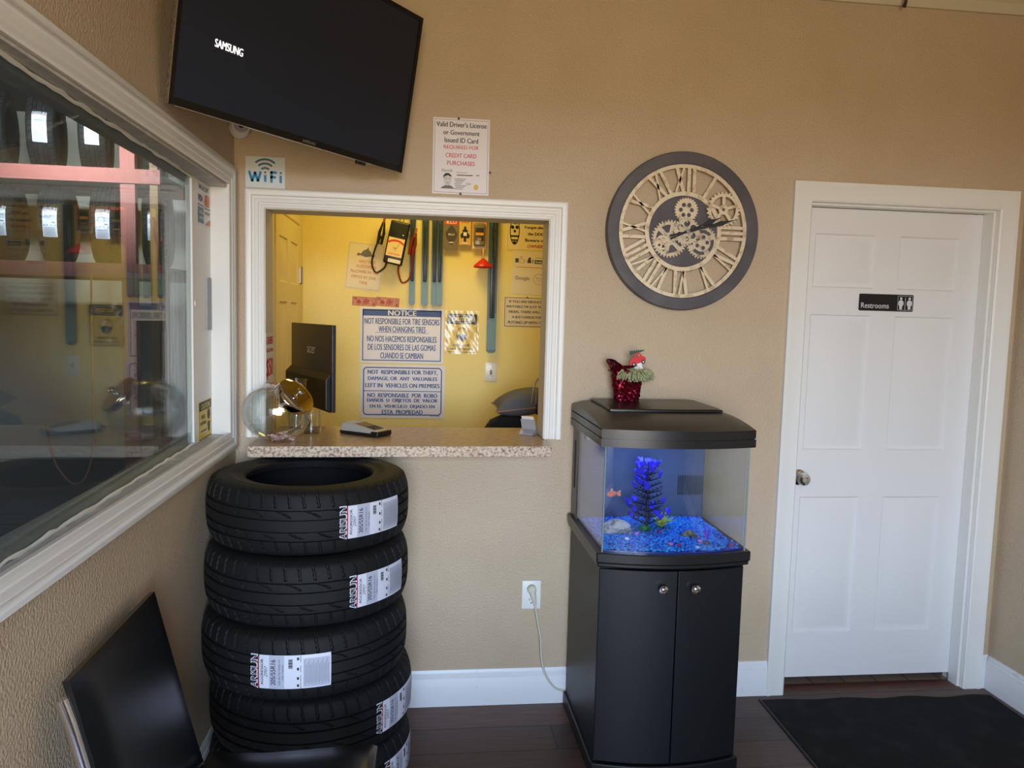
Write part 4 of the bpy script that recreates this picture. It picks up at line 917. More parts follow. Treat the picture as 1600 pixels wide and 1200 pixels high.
# foil flower pot with moss and a wooden car pick, on the hood
PX, PY, PZ = 1.468, -.110, 1.2482
pot = thing('flower_pot', 'small pot wrapped in crinkled red foil on top of the fish tank', 'flower pot', (PX, PY, PZ))
M_foil = mat('crimson_foil', (112, 16, 36), .30, .8); NSG, NR = 60, 18; vs = []; r4 = random.Random(4)
for j in range(NR+1):
    f_ = j/NR; z = .128*f_
    for i in range(NSG):
        a = 2*pi*i/NSG; rb = .044+.018*f_; cr_ = .0030*sin(i*2.9+j*1.7)+.0022*sin(i*5.1-j*2.3)+r4.uniform(-.0014, .0014)
        side_ = max(0, cos(a-radians(200)))**2; zz_ = z*(1+.0*side_)+(.030*side_*max(0, f_-.6)/.4) - (.030*max(0, cos(a-radians(-50)))*max(0, f_-.6)/.4); fl = .020*side_*max(0, f_-.75)/.25
        vs.append(((rb+cr_+fl)*cos(a), (rb+cr_+fl)*sin(a), zz_))
fs = [(j*NSG+i, j*NSG+(i+1) % NSG, (j+1)*NSG+(i+1) % NSG, (j+1)*NSG+i) for j in range(NR) for i in range(NSG)]+[tuple(range(NSG))[::-1]]
MB().add(vs, fs).build('foil_wrap', M_foil, pot, smooth=12)
mb = MB(); leaf(mb, (-.058, -.01, .118), (-.55, -.2, 1), .048, .042, .15); leaf(mb, (-.056, -.02, .105), (-1, -.3, .45), .030, .036, .1); mb.build('foil_flap', M_foil, pot, smooth=30)
MB().lathe([(0, .090), (.052, .094)], 24).build('soil', mat('dark_soil', (30, 26, 24), .9), pot)
mo = MB(); r5 = random.Random(8)
for i in range(330):
    a = r5.uniform(-2.3, 1.2); rr = r5.uniform(.012, .064); p0 = Vector((.010+rr*cos(a), rr*sin(a), .108+r5.uniform(-.006, .012))); pts = [p0]
    dn = Vector((cos(a), sin(a), .35))
    for q in range(4): p0 = p0+(dn*r5.uniform(.004, .010)+Vector((r5.uniform(-.006, .006), r5.uniform(-.006, .006), -.003-.0042*q))); pts.append(p0)
    mo.tube(pts, [.0032, .0036, .0032, .0028, .0016], 5)
mo.build('moss', mat('grey_green_moss', (138, 142, 104), .8, var=(120, (176, 178, 140), .4, .6)), pot, smooth=60, kind='stuff')
pk = thing('car_pick', 'flat wooden red car pick carrying a green tree, stuck in the moss', 'ornament', (PX+.040, PY-.015, PZ+.130)); pk.rotation_euler = (0, radians(-16), 0)
M_pr = mat('red_painted_wood', (206, 34, 40), .4); carp = [(-.034, .014), (-.030, .012), (.026, .012), (.032, .018), (.032, .028), (.022, .036), (.014, .050), (-.004, .052), (-.016, .036), (-.032, .026)]
MB().plate(carp, -.002, .002, [[(-.010, .036), (.001, .036), (.001, .046), (-.003, .046)], [(.005, .037), (.016, .037), (.011, .046), (.005, .046)]]).build('car_shape', M_pr, pk, smooth=0)
for x in (-.018, .020): 
    wl = MB().lathe([(0, -.003), (.0075, -.003), (.0075, .003), (0, .003)], 20, lambda p: (x+p[0], p[2], .013+p[1])).build('wheel', M_ink, pk); MB().lathe([(0, -.0036), (.003, -.0036), (.003, .0036), (0, .0036)], 16, lambda p: (x+p[0], p[2], .013+p[1])).build('hub_cap', M_paper, wl)
tp = [(-.024, .050)]; 
for i in range(6): tp += [(-.020+.0085*i, .068-.0016*i), (-.016+.0085*i, .060-.0008*i)]
tp += [(.036, .056)]
for i in range(6): tp += [(.028-.0085*i, .051-.0006*i), (.022-.0085*i, .0535-.0004*i)]
MB().plate(tp, -.0015, .0025).build('tree_shape', mat('green_painted_wood', (46, 78, 60), .6), pk, smooth=0)
mb = MB(); mb.box(-.006, .012, -.0015, .0015, -.034, .012); mb.build('stick', M_paper, pk, smooth=0)
mb = MB(); mb.lathe([(0, -.006), (.008, -.004), (.010, .002), (.006, .007), (0, .008)], 16, lambda p: (-.012+p[0]*1.3, -.004+p[1], -.004+p[2])); mb.build('snow_tuft', mat('white_fluff', (225, 225, 228), .9), pk)

# ================================================================= POWER OUTLET AND CORD
M_pl = mat('white_outlet_plastic', (226, 226, 222), .3)
o = thing('wall_outlet', 'white wall outlet plate beside the aquarium cabinet', 'outlet', (1.139, 0, .449))
MB().rbox(-.0385, .0385, -.007, 0, -.0585, .0585, .003).build('cover_plate', M_pl, o)
for z in (.024, -.024):
    f = MB(); f.plate(ellipse(0, z, .018, .0165, 28), -.0085, -.006); f = f.build('socket', M_pl, o, smooth=20)
    g = MB(); g.box(-.008, -.0055, -.0088, -.0084, z+.001, z+.010); g.box(.0055, .008, -.0088, -.0084, z+.001, z+.009); g.plate(ellipse(0, z-.008, .003, .003, 12), -.0088, -.0084); g.build('slots', M_ink, f, smooth=0)
MB().lathe([(0, .0082), (.003, .008), (.004, .007)], 12, lambda p: (p[0], -p[2], p[1])).build('screw', M_steel, o)
pc = thing('power_cord', 'off-white power cord plugged into the outlet and hanging behind the cabinet', 'power cord', (0, 0, 0))
M_cord = mat('ivory_cord', (206, 202, 184), .45)
mb = MB(); mb.lathe([(0, .030), (.012, .030), (.018, .024), (.019, .010), (.019, .0095), (0, .0095)], 24, lambda p: (1.139+p[0], -p[2]+.0005, .474+p[1])); mb.tube([(1.139, -.020, .474), (1.144, -.024, .452), (1.150, -.024, .428), (1.153, -.023, .412)], [.013, .012, .008, .005], 12); mb.build('plug', M_cord, pc)
def smooth_path(pts, n=8):
    P_ = [Vector(p) for p in pts]; out = []
    for i in range(len(P_)-1):
        p0 = P_[max(i-1, 0)]; p1 = P_[i]; p2 = P_[i+1]; p3 = P_[min(i+2, len(P_)-1)]
        for k in range(n):
            t_ = k/n; out.append(0.5*((2*p1)+(-p0+p2)*t_+(2*p0-5*p1+4*p2-p3)*t_*t_+(-p0+3*p1-3*p2+p3)*t_**3))
    return out+[P_[-1]]
MB().tube(smooth_path([(1.150, -.024, .428), (1.160, -.024, .37), (1.178, -.024, .28), (1.184, -.024, .20), (1.200, -.024, .13), (1.235, -.023, .075), (1.268, -.022, .056), (1.300, -.012, .056)]), .0042, 8).build('cable', M_cord, pc)

# ================================================================= FLOOR MAT, HOOK
mt = thing('floor_mat', 'black rubber floor mat in front of the restroom door', 'mat', (2.108, -.060, 0), radians(-1.5))
M_mat = mat('black_rubber_mat', (20, 21, 23), .85, spec=.2, bump=(140, .8, .004), var=(10, (36, 37, 40), .5, .75))
mb = MB(); n = 40; pts = [(1.0*i/n, .010*sin(i*.55)*((i/n)**.5) if 0 < i < n else 0) for i in range(n+1)]
poly = pts+[(1.0, -1.45), (0, -1.45)]
mb.prism(poly, 0.0005, .008); mb.build('pad', M_mat, mt, smooth=20, bevel=.003)
MB().prism([(-.012, .012), (0.0, 0.004), (0.0, -1.44), (-.012, -1.452)], 0.0004, .005).build('border', mat('dark_rubber_border', (20, 21, 23), .6), mt, smooth=0)
o = MB().tube([(2.53, -.052, 2.874), (2.530, -.058, 2.84), (2.528, -.062, 2.806), (2.522, -.062, 2.788)], [.004, .004, .006, .008], 8).build('cord_end', mat('dark_brown_cord', (60, 34, 22), .6)); tag(o, 'short dark cord end hanging from the crown moulding above the door', 'cord')

# ================================================================= ON THE COUNTER
CZ = 1.0767
jar = thing('candy_jar', 'round clear glass candy jar with tilted chrome lid on the counter', 'jar', (.166, -.082, CZ))
M_jar = glass('jar_glass', (250, 252, 252), .05, power=2.6, fmul=.9)
nax = Vector((.66, -.42, .62)).normalized(); cR, cC = .110, Vector((0, 0, .107))
qn = nax.to_track_quat('Z', 'Y').to_matrix()
prof = [(0, -cR)]+[(cR*sin(a), -cR*cos(a)) for a in [radians(q) for q in range(6, 138, 6)]]+[(.070, .088), (.070, .094), (.066, .094), (.066, .086)]
prof += [((cR-.004)*sin(a), -(cR-.004)*cos(a)) for a in [radians(q) for q in range(132, 0, -6)]]+[(0, -cR+.004)]
def jfn(p):
    v = qn @ Vector(p); v.x *= 1.12; v.y *= .92; v += cC; v.z = max(v.z, .001 if Vector(p).length > cR-.002 else .005); return v
MB().lathe(prof, 64, jfn).build('glass_bowl', M_jar, jar, smooth=60)
lf = lambda p: (lambda v: Vector((v.x*1.06, v.y*.95, v.z))+cC)(qn @ Vector(p))
MB().lathe([(0, .112), (.060, .111), (.070, .108), (.073, .103), (.073, .086), (.0705, .086), (.070, .104), (0, .107)], 56, lf).build('lid', mat('polished_chrome_lid', (214, 206, 196), .06, 1.0), jar, smooth=40)
MB().lathe([(.0, .110), (.006, .111), (.005, .126), (.012, .129), (.0135, .134), (.010, .138), (0, .139)], 24, lf).build('lid_knob', M_chrome, jar)
# embossed frame low on the bowl
mb = MB(); pts = []
for x, z in rrect(-.085, -.025, .028, .070, .012, 4):
    xx = x/1.12; zz_ = z-.107; yy = -math.sqrt(max(.0001, cR*cR-xx*xx-zz_*zz_))*.92-.001; pts.append((x, yy, z))
mb.tube(pts, .0016, 6, closed=True); mb.build('embossed_frame', M_jar, jar)
c0 = None; r6 = random.Random(2)
for i in range(16):
    a = r6.uniform(0, 2*pi); rr = r6.uniform(.004, .046); x, y = .166+rr*cos(a)*1.1, -.082+rr*sin(a)*.8; z = CZ+.0115+.010*(i > 10)
    if c0 is None:
        c0 = thing('wrapped_candy', 'small pink and white wrapped candy at the bottom of the glass jar', 'candy', (x, y, z), group='wrapped candies in the jar')
        bm = bmesh.new(); bmesh.ops.create_uvsphere(bm, u_segments=12, v_segments=8, radius=1.0)
        for v in bm.verts: v.co = Vector((v.co.x*.010, v.co.y*.0065, v.co.z*.0055))
        MB().bm(bm).build('sweet', mat('pink_candy', (226, 150, 164), .3, var=(120, (240, 232, 232), .45, .55)), c0)
        mb = MB()
        for s_ in (-1, 1): mb.lathe([(.0015, .009), (.0055, .016), (.0058, .0165), (.0015, .0095)], 8, lambda p: (s_*p[2], p[0], p[1]*.6))
        mb.build('wrapper_ends', mat('clear_pink_wrapper', (236, 196, 204), .2), c0, smooth=20)
        o = c0
    else: o = copy_tree(c0)
    o.location = (x, y, z); o.rotation_euler = (r6.uniform(-.4, .4), r6.uniform(-.3, .3), r6.uniform(0, 3.1))
# clear cup and ribbed mug behind the jar
o = thing('plastic_cup', 'clear plastic cup holding crumpled white tissue behind the candy jar', 'cup', (.186, .225, CZ))
M_cup = glass('clear_cup_plastic', (238, 242, 244), .06, power=2.6, fmul=.8)
MB().lathe([(0, .0005), (.030, .0005), (.043, .196), (.0455, .198), (.0455, .202), (.0415, .202), (.0285, .004), (0, .004)], 40).build('cup_body', M_cup, o, smooth=40)
bm = bmesh.new(); bmesh.ops.create_icosphere(bm, subdivisions=3, radius=.030)
for v in bm.verts: v.co = v.co*(1+.22*r6.uniform(-1, 1))*(1 if True else 1); v.co.z = v.co.z*1.5+.150
MB().bm(bm).build('tissue', mat('white_tissue', (228, 228, 230), .8), o, smooth=20)
o = thing('glass_mug', 'small ribbed clear glass mug just right of the candy jar', 'mug', (.262, .110, CZ))
prof = [(0, .0005), (.034, .0005)]+[(.036+.0016*(i % 2), .006+.006*i) for i in range(13)]+[(.036, .088), (.033, .088), (.032, .008), (0, .006)]
MB().lathe(prof, 40).build('mug_body', M_jar, o, smooth=60)
MB().tube(smooth_path([(.034, 0, .074), (.052, 0, .076), (.060, 0, .050), (.052, 0, .022), (.034, 0, .016)], 5), .004, 8).build('handle', M_jar, o)
# card terminal
M_tsil = mat('silver_grey_plastic', (176, 174, 170), .35, .2); tm = thing('card_terminal', 'grey and black card payment terminal lying on the counter', 'card terminal', (.474, .090, CZ), radians(-36))
mb = MB(); sec = [(-.090, .008), (-.094, .030), (-.080, .046), (-.030, .044), (.070, .026), (.090, .022), (.092, .006)]
mb.plate([(x, z) for x, z in sec], -.041, .041); mb.build('case', M_tsil, tm, smooth=20, bevel=.005)
mb = MB(); mb.rbox(-.095, .094, -.045, .045, .0005, .014, .005); mb.rbox(.060, .096, -.044, .044, .004, .022, .004); mb.build('base', M_black, tm)
sl = lambda x: .044-(x+.030)*.18
mb = MB(); mb.add([(-.026, -.030, sl(-.026)+.001), (.016, -.030, sl(.016)+.001), (.016, .030, sl(.016)+.001), (-.026, .030, sl(-.026)+.001), (-.026, -.030, sl(-.026)-.002), (.016, -.030, sl(.016)-.002), (.016, .030, sl(.016)-.002), (-.026, .030, sl(-.026)-.002)], [(0, 1, 2, 3), (0, 1, 5, 4), (1, 2, 6, 5), (2, 3, 7, 6), (3, 0, 4, 7)]); mb.build('screen', mat('brown_grey_screen', (92, 80, 74), .2), tm, smooth=0)
mb = MB()
for i in range(4):
    for j in range(3): x = .026+.012*i; y = -.020+.020*j; mb.box(x-.0045, x+.0045, y-.0075, y+.0075, sl(x)-.002, sl(x)+.0022)
mb.build('keypad', mat('dark_keys', (60, 58, 60), .5), tm, smooth=0)
MB().box(-.074, -.040, -.022, .022, .043, .0475).build('paper_slot', mat('pale_grey_plastic'), tm, smooth=0)
MB().tube(smooth_path([(-.092, .010, .018), (-.115, .020, .016), (-.130, .050, .006), (-.120, .110, .005), (-.100, .170, .005)]), .0035, 8).build('cable', M_black, tm)
# card holder at the right end
o = thing('card_holder', 'clear card holder with white cards at the right end of the counter', 'card holder', (1.128, .130, CZ), radians(62))
mb = MB(); mb.plate([(-.030, 0.0005), (.030, .0005), (.026, .012), (-.008, .062), (-.014, .062), (.004, .020), (-.030, .006)], -.030, .030); mb.build('stand', mat('grey_acrylic', (158, 156, 160), .2), o, smooth=0)
MB().add([(.014, -.026, .030), (.014, .026, .030), (-.018, .026, .074), (-.018, -.026, .074), (.017, -.026, .031), (.017, .026, .031), (-.015, .026, .075), (-.015, -.026, .075)], [(0, 1, 2, 3), (4, 5, 6, 7), (0, 1, 5, 4), (1, 2, 6, 5), (2, 3, 7, 6), (3, 0, 4, 7)]).build('cards', M_paper, o, smooth=0)

# ================================================================= INSIDE THE OFFICE
# desk below the counter (its top lies just out of sight) carries the monitor
o = thing('office_desk', 'plain desk standing behind the counter under the monitor', 'desk', (.06, .335, 0))
MB().box(-.08, .62, 0, .95, .770, .800).build('desk_top', mat('desk_laminate', (120, 104, 88), .4), o, smooth=0)
for x in (-.06, .58):
    for y in (.03, .91): MB().box(x-.018, x+.018, y-.018, y+.018, 0, .770).build('leg', M_black, o, smooth=0)
# monitor seen from behind, nearly edge-on
A_ = Vector((.317, .375)); B_ = Vector((.064, .905)); d_ = (A_-B_).normalized(); ang = math.atan2(d_.y, d_.x); mid = (A_+B_)/2
mon = thing('computer_monitor', 'black computer monitor seen from behind through the pass-through window', 'monitor', (mid.x, mid.y, .8003), ang)
# local x: from far edge to near edge, local -y faces the viewer's side (the monitor's back)
hl = (A_-B_).length/2; z0_, z1_ = .323, .697
MB().rbox(-hl, hl, -.006, .012, z0_, z1_, .003).build('panel', mat('grey_black_monitor_shell', (44, 44, 48), .38), mon)
MB().box(-hl+.012, hl-.012, .0112, .0128, z0_+.02, z1_-.012).build('screen', mat('dark_screen'), mon, smooth=0)
mb = MB(); mb.add([(-hl-.004, -.006, z0_-.004), (hl-.010, -.006, z0_-.004), (hl-.010, -.030, z0_+.012), (-hl-.004, -.034, z0_+.012), (-hl-.004, -.006, z0_+.168), (hl-.010, -.006, z0_+.168), (hl-.010, -.030, z0_+.140), (-hl-.004, -.034, z0_+.140)],
       [(0, 1, 2, 3), (3, 2, 6, 7), (7, 6, 5, 4), (0, 4, 5, 1), (1, 2, 6, 5), (0, 3, 7, 4)]); mb.build('electronics_housing', mat('black_matte_plastic', (18, 18, 20), .45), mon, smooth=0, bevel=.004)
mb = MB(); put_text(mb, 'acer', .015, z1_-.118, .115, .030, .0, 0, y=-.0068); mb.build('logo', mat('grey_logo', (190, 190, 194), .35, .3), mon, smooth=0)
mb = MB(); mb.rbox(-.03, .03, -.030, -.010, .004, z0_+.06, .004); mb.build('stand_neck', M_black, mon); MB().rbox(-.12, .12, -.09, .08, 0, .010, .004).build('stand_foot', M_black, mon)

# things hanging on the yellow wall
hr = thing('hook_rail', 'dark rail with pegs high on the yellow wall', 'rail', (.80, OY, 2.152))
mb = MB(); mb.box(-.34, .40, -.012, -.0005, -.012, .012); mb.build('bar', M_black, hr, smooth=0)
PEGS = (-.245, -.172, -.094, -.012, .064, .147, .236, .325)
for x in PEGS: MB().tube([(x, -.010, 0), (x, -.060, .002), (x, -.066, .012)], .003, 6).build('peg', M_steel, hr)
M_teal = mat('teal_package_card', (40, 70, 78), .35); M_clearp = mat('grey_blister_plastic', (62, 80, 88), .2); M_blade = mat('black_wiper_rubber', (22, 24, 28), .35)
def wiper_pack(label, x, wd, zbot, ztop, yo):
    o = thing('wiper_blade_pack', label, 'wiper blade', (x, OY-yo, zbot), group='wiper blade packs on the yellow wall'); h = ztop-zbot
    MB().plate([(-wd/2, .012), (-wd/2*.5, 0), (wd/2*.5, 0), (wd/2, .012), (wd/2, h), (-wd/2, h)], -.010, 0).build('backing_card', M_teal, o, smooth=0)
    MB().rbox(-wd/2*.55, wd/2*.55, -.024, -.0095, h*.24, h-.05, .006).build('blister', M_clearp, o)
    mb = MB(); mb.rbox(-.008, .002, -.0275, -.0235, h*.25, h-.10, .0015); mb.rbox(.006, .010, -.0265, -.0235, h*.28, h-.30, .001); mb.build('blade', M_blade, o)
    mb = MB(); mb.add([(-wd/2, -.0105, .02), (wd/2, -.0105, .02), (wd/2, -.0105, h*.28), (-wd/2, -.0105, h*.22)], [(0, 1, 2, 3)]); mb.build('size_panel', mat('pale_teal_print', (84, 122, 128), .4), o, smooth=0)
    mb = MB(); put_text(mb, 'clear', 0, h-.17, .10, wd*.48, .02, ang=-pi/2, y=-.0278); mb.build('lettering', M_ink, o, smooth=0)
    return o
wiper_pack('teal wiper blade pack, leftmost, half behind the battery tester', .628, .036, 1.606, 2.215, .030)
wiper_pack('teal wiper blade pack hanging alone, second from the left', .706, .042, 1.604, 2.215, .030)
wiper_pack('teal wiper blade pack, left one of the overlapping pair', .764, .038, 1.605, 2.215, .014)
wiper_pack('teal wiper blade pack, right one of the overlapping pair', .796, .036, 1.606, 2.215, .034)
wiper_pack('longest wiper blade pack, hanging down beside the CAUTION sign', 1.125, .058, 1.321, 2.225, .030)
# air fresheners and battery pack
def hang_card(name, label, cat, x, z0, z1, wd, m):
    o = thing(name, label, cat, (x, OY-.030, z0)); MB().box(-wd/2, wd/2, -.006, 0, 0, z1-z0).build('package', m, o, smooth=0); return o
o = hang_card('air_freshener', 'red-topped grey air freshener pack with a leaf shape', 'air freshener', .864, 1.955, 2.200, .088, mat('olive_grey_card', (112, 98, 78), .4))
layer(o, 'header', mat('red_card_print', (206, 52, 38), .4), [('r', -.044, .044, .150, .232)], -.0065); layer(o, 'leaf_shape', mat('dark_olive_print', (66, 54, 40), .4), [('o', [(0, .150), (.014, .135), (.024, .120), (.036, .098), (.032, .070), (.018, .050), (.010, .030), (-.010, .030), (-.018, .050), (-.032, .070), (-.036, .098), (-.024, .120), (-.014, .135)])], -.0066)
layer(o, 'lettering', M_paper, [('t', 'KLU', 0, .166, .060, .020, .02), ('t', 'KLU', 0, .092, .036, .012, .02), ('r', -.014, .014, .040, .046)], -.0072)
o = hang_card('air_freshener', 'yellow-topped air freshener pack with a black tree shape', 'air freshener', .948, 1.985, 2.200, .072, mat('tan_card', (206, 170, 90), .4))
layer(o, 'tree_shape', M_ink, [('o', [(0, .118), (.010, .104), (.006, .100), (.020, .086), (.012, .082), (.030, .060), (.024, .040), (.008, .044), (.008, .020), (-.008, .020), (-.008, .044), (-.024, .040), (-.030, .060), (-.012, .082), (-.020, .086), (-.006, .100), (-.010, .104)])], -.0065); layer(o, 'lettering', mat('red_card_print'), [('t', 'Little', 0, .142, .048, .014, .02), ('r', -.016, .016, .002, .012)], -.0066)
layer(o, 'badge', M_paper, [('r', -.010, .010, .056, .078), ('r', -.018, .018, .006, .014)], -.0072)
o = hang_card('battery_pack', 'blister pack of small batteries beside the longest wiper pack', 'batteries', 1.036, 1.962, 2.200, .088, mat('orange_card', (222, 150, 40), .4))
MB().rbox(-.036, .036, -.026, -.006, .018, .160, .010).build('blister', mat('grey_pack_plastic', (120, 112, 96), .2), o); MB().rbox(-.026, .026, -.0275, -.025, .050, .130, .001).build('battery_window', mat('dark_pack_print', (52, 46, 44), .3), o)
layer(o, 'lettering', mat('orange_card'), [('r', -.024, .024, .084, .100), ('t', '10', 0, .060, .020, .014, .02)], -.028); layer(o, 'lower_panel', M_paper, [('r', -.040, .040, .004, .044)], -.0066)
# red funnel
o = thing('funnel', 'red cone-shaped funnel hanging mouth-down left of the longest wiper pack', 'funnel', (1.062, OY-.062, 1.849))
MB().lathe([(.058, 0), (.060, .004), (.058, .012), (.036, .032), (.016, .048), (.008, .056), (.006, .056), (.014, .046), (.034, .030), (.056, .010)], 40, closed=True).build('cone', mat('red_plastic', (206, 46, 34), .35), o)
MB().tube([(0, 0, .054), (0, -.002, .10), (0, .004, .114)], .0055, 8).build('spout', mat('pale_spout', (206, 176, 130), .4), o)
# battery tester with two clamps
bt = thing('battery_tester', 'black battery load tester with red and black clamps hanging on the yellow wall', 'battery tester', (.532, OY-.046, 1.978), rot=(0, radians(11), 0))
MB().rbox(-.058, .058, -.055, 0, -.130, .130, .010).build('case', M_black, bt)
mb = MB()
for i in range(5):
    for j in range(2): mb.box(-.044+.019*i, -.030+.019*i, -.0562, -.0548, .088+.016*j, .098+.016*j)
mb.build('vent_slots', mat('black_slots'), bt, smooth=0)
layer(bt, 'dial_label', mat('cream_dial', (232, 206, 150), .4), [('r', -.050, .046, -.085, .028)], -.0556); layer(bt, 'red_scale', mat('red_card_print'), [('o', arc_band(-.002, -.060, .072, .012, 50, 130)), ('t', 'LOAD TESTER', -.002, -.070, .070, .010, .01)], -.0561); layer(bt, 'scale_marks', M_ink, [('o', bar(-.002, -.050, .018, -.004, .0015)), ('t', '12V', -.002, -.034, .022, .008, .01)], -.0566)
layer(bt, 'white_label', M_paper, [('r', -.030, .045, -.122, -.100)], -.0556)
MB().lathe([(0, .0565), (.004, .0560), (.004, .054)], 10, lambda p: (.030+p[0], -p[2], .052+p[1])).build('indicator', M_paper, bt)
for s_, m_, nm, path in ((-1, M_black, 'black', [(-.035, -.03, -.128), (-.044, -.036, -.165), (-.085, -.040, -.200), (-.120, -.040, -.150), (-.118, -.036, -.06), (-.100, -.03, .02)]), (1, mat('dark_red_rubber', (120, 30, 30), .45), 'red', [(.040, -.03, -.128), (.046, -.036, -.170), (.080, -.040, -.225), (.118, -.040, -.190), (.116, -.036, -.09), (.098, -.03, 0)])):
    cb = MB().tube(smooth_path(path), .0055, 8).build('lead', m_, bt, label=nm+' lead and clamp')
    ex, ez = path[-1][0], path[-1][2]; mb = MB()
    for k in (-1, 1): mb.tube([(ex+k*.010, -.03, ez-.05), (ex+k*.013, -.03, ez+.02), (ex+k*.004, -.03, ez+.085)], [.009, .009, .005], 8)
    mb.build('clamp', m_ if s_ > 0 else M_black, cb); mb = MB(); mb.box(ex-.007, ex+.007, -.034, -.026, ez+.060, ez+.115); mb.build('jaw', mat('copper_jaw', (150, 92, 60), .4, .6), cb, smooth=0)
MB().tube([(-.01, -.020, .128), (-.006, -.020, .158), (.012, -.020, .158), (.014, -.020, .128)], .0035, 6).build('hanging_loop', M_steel, bt)
# switch plate
o = thing('light_switch', 'white switch plate on the yellow wall right of the office signs', 'light switch', (1.131, OY, 1.198))
MB().rbox(-.038, .038, -.006, 0, -.060, .060, .003).build('cover_plate', M_pl, o); MB().rbox(-.006, .006, -.014, -.004, -.014, .014, .002).build('toggle', mat('grey_toggle', (120, 116, 108), .4), o)
for z in (-.034, .034): MB().lathe([(0, .0070), (.003, .0068), (.0035, .006)], 10, lambda p: (p[0], -p[2], z+p[1])).build('screw', M_steel, o)
# office chair and bag
oc = thing('office_chair', 'black round-backed office chair showing just above the counter', 'office chair', (1.155, .98, 0))
M_ocf = mat('black_chair_fabric', (18, 18, 20), .8)
bp_ = [(-.19, .62), (-.20, .78), (-.165, .93), (-.105, 1.018), (-.03, 1.052), (.03, 1.052), (.105, 1.018), (.165, .93), (.20, .78), (.19, .62)]
MB().plate(bp_, -.035, .035).build('backrest', M_ocf, oc, smooth=40, bevel=.015)
MB().rbox(-.23, .23, .02, .46, .44, .52, .03).build('seat', M_ocf, oc)
MB().box(-.025, .025, -.0, .03, .40, .70).build('back_support', M_black, oc, smooth=0); MB().tube([(0, .24, .07), (0, .24, .44)], .028, 12).build('gas_column', M_black, oc)
for k in range(5):
    a = 2*pi*k/5+.3; p_ = (.28*cos(a), .24+.28*sin(a)); MB().tube([(0, .24, .085), (p_[0], p_[1], .065)], [.024, .016], 8).build('base_arm', M_black, oc); MB().lathe([(0, -.012), (.024, -.010), (.026, 0), (.024, .010), (0, .012)], 16, lambda p: (p_[0]+p[0], p_[1]+p[2], .026+p[1])).build('caster', M_black, oc)
MB().rbox(-.27, -.20, -.01, .07, 1.00, 1.035, .004).build('wooden_arm', mat('brown_arm_pad', (150, 92, 60), .5), oc) if False else None
bag = thing('cushion_bag', 'plump dark grey bag with tan piping lying on the office chair back', 'bag', (1.222, .900, 1.052))
M_bag = mat('charcoal_fabric', (86, 88, 100), .75, bump=(200, .3, .001)); bm = bmesh.new(); bmesh.ops.create_grid(bm, x_segments=24, y_segments=18, size=1.0)
top_ = [v.co.copy() for v in bm.verts]; fcs = [tuple(v.index for v in f.verts) for f in bm.faces]; bm.free(); mb = MB()
def pil(u, v, sg):
    e_ = (max(0, 1-abs(u)**2.2)*max(0, 1-abs(v)**2.2))**.5; pinch = 1-.10*(1-u*u)*abs(v)**3
    return (.165*u*(1-.10*(1-abs(v)**2)), .12*v*pinch, .060+(.020*u+.010*v)+(.080 if sg > 0 else -.052)*e_)
for sg in (1, -1): mb.add([pil(c.x, c.y, sg) for c in top_], fcs)
mb.build('bag_body', M_bag, bag, smooth=60)
edge_ = [(-1+2*i/20, -1) for i in range(20)]+[(1, -1+2*i/20) for i in range(20)]+[(1-2*i/20, 1) for i in range(20)]+[(-1, 1-2*i/20) for i in range(20)]
MB().tube([pil(u, v, 1) for u, v in edge_], .0032, 6, closed=True).build('piping', mat('tan_piping', (150, 112, 88), .6), bag)
MB().rbox(.035, .080, -.126, -.100, .020, .070, .006).build('strap_buckle', M_black, bag)
MB().tube(smooth_path([(.030, -.124, .075), (.035, -.118, .135), (.060, -.105, .150)]), .0025, 6).build('stitched_strap', mat('tan_piping'), bag)
MB().tube(smooth_path([(.008, -.130, .075), (.018, -.132, .150), (.034, -.132, .196), (.044, -.132, .190), (.052, -.132, .120), (.058, -.132, .060)]), .0042, 8).build('wire_handle', M_steel, bag)

# ================================================================= CHAIR
ch = thing('waiting_chair', 'black padded waiting chair with chrome frame against the left wall', 'chair', (0, 0, 0))
M_lea = mat('black_leatherette', (13, 14, 15), .30, bump=(220, .12, .0006)); YA, YB = -1.525, -1.065
def slab_between(mb, path, y0, y1, th, n=10):
    """padded slab following an x-z path"""
    pts = [Vector((x, 0, z)) for x, z in path]; nrm = []
    for i in range(len(pts)):
        t_ = (pts[min(i+1, len(pts)-1)]-pts[max(i-1, 0)]).normalized(); nrm.append(Vector((t_.z, 0, -t_.x)))
    vs = []; m_ = len(pts)
    for sgn in (1, -1):
        for i in range(m_):
            for j in range(n+1):
                v = j/n; e_ = min(1, (min(v, 1-v)*7)**.5) if 0 < v < 1 else .35; f_ = i/(m_-1); e2 = min(1, (min(f_, 1-f_)*7)**.5) if 0 < f_ < 1 else .35
                p_ = pts[i]+nrm[i]*(sgn*th/2*min(e_, e2)); vs.append((p_.x, y0+(y1-y0)*v, p_.z))
    k = n+1; o_ = m_*k; fs = []
    for i in range(m_-1):
        for j in range(n): fs += [(i*k+j, i*k+j+1, (i+1)*k+j+1, (i+1)*k+j), (o_+i*k+j, o_+(i+1)*k+j, o_+(i+1)*k+j+1, o_+i*k+j+1)]
    rim = [j for j in range(n)]+[i*k+n for i in range(m_-1)]+[(m_-1)*k+j for j in range(n, 0, -1)]+[i*k for i in range(m_-1, 0, -1)]
    fs += [(rim[i], rim[(i+1) % len(rim)], o_+rim[(i+1) % len(rim)], o_+rim[i]) for i in range(len(rim))]
    mb.add(vs, fs); return mb
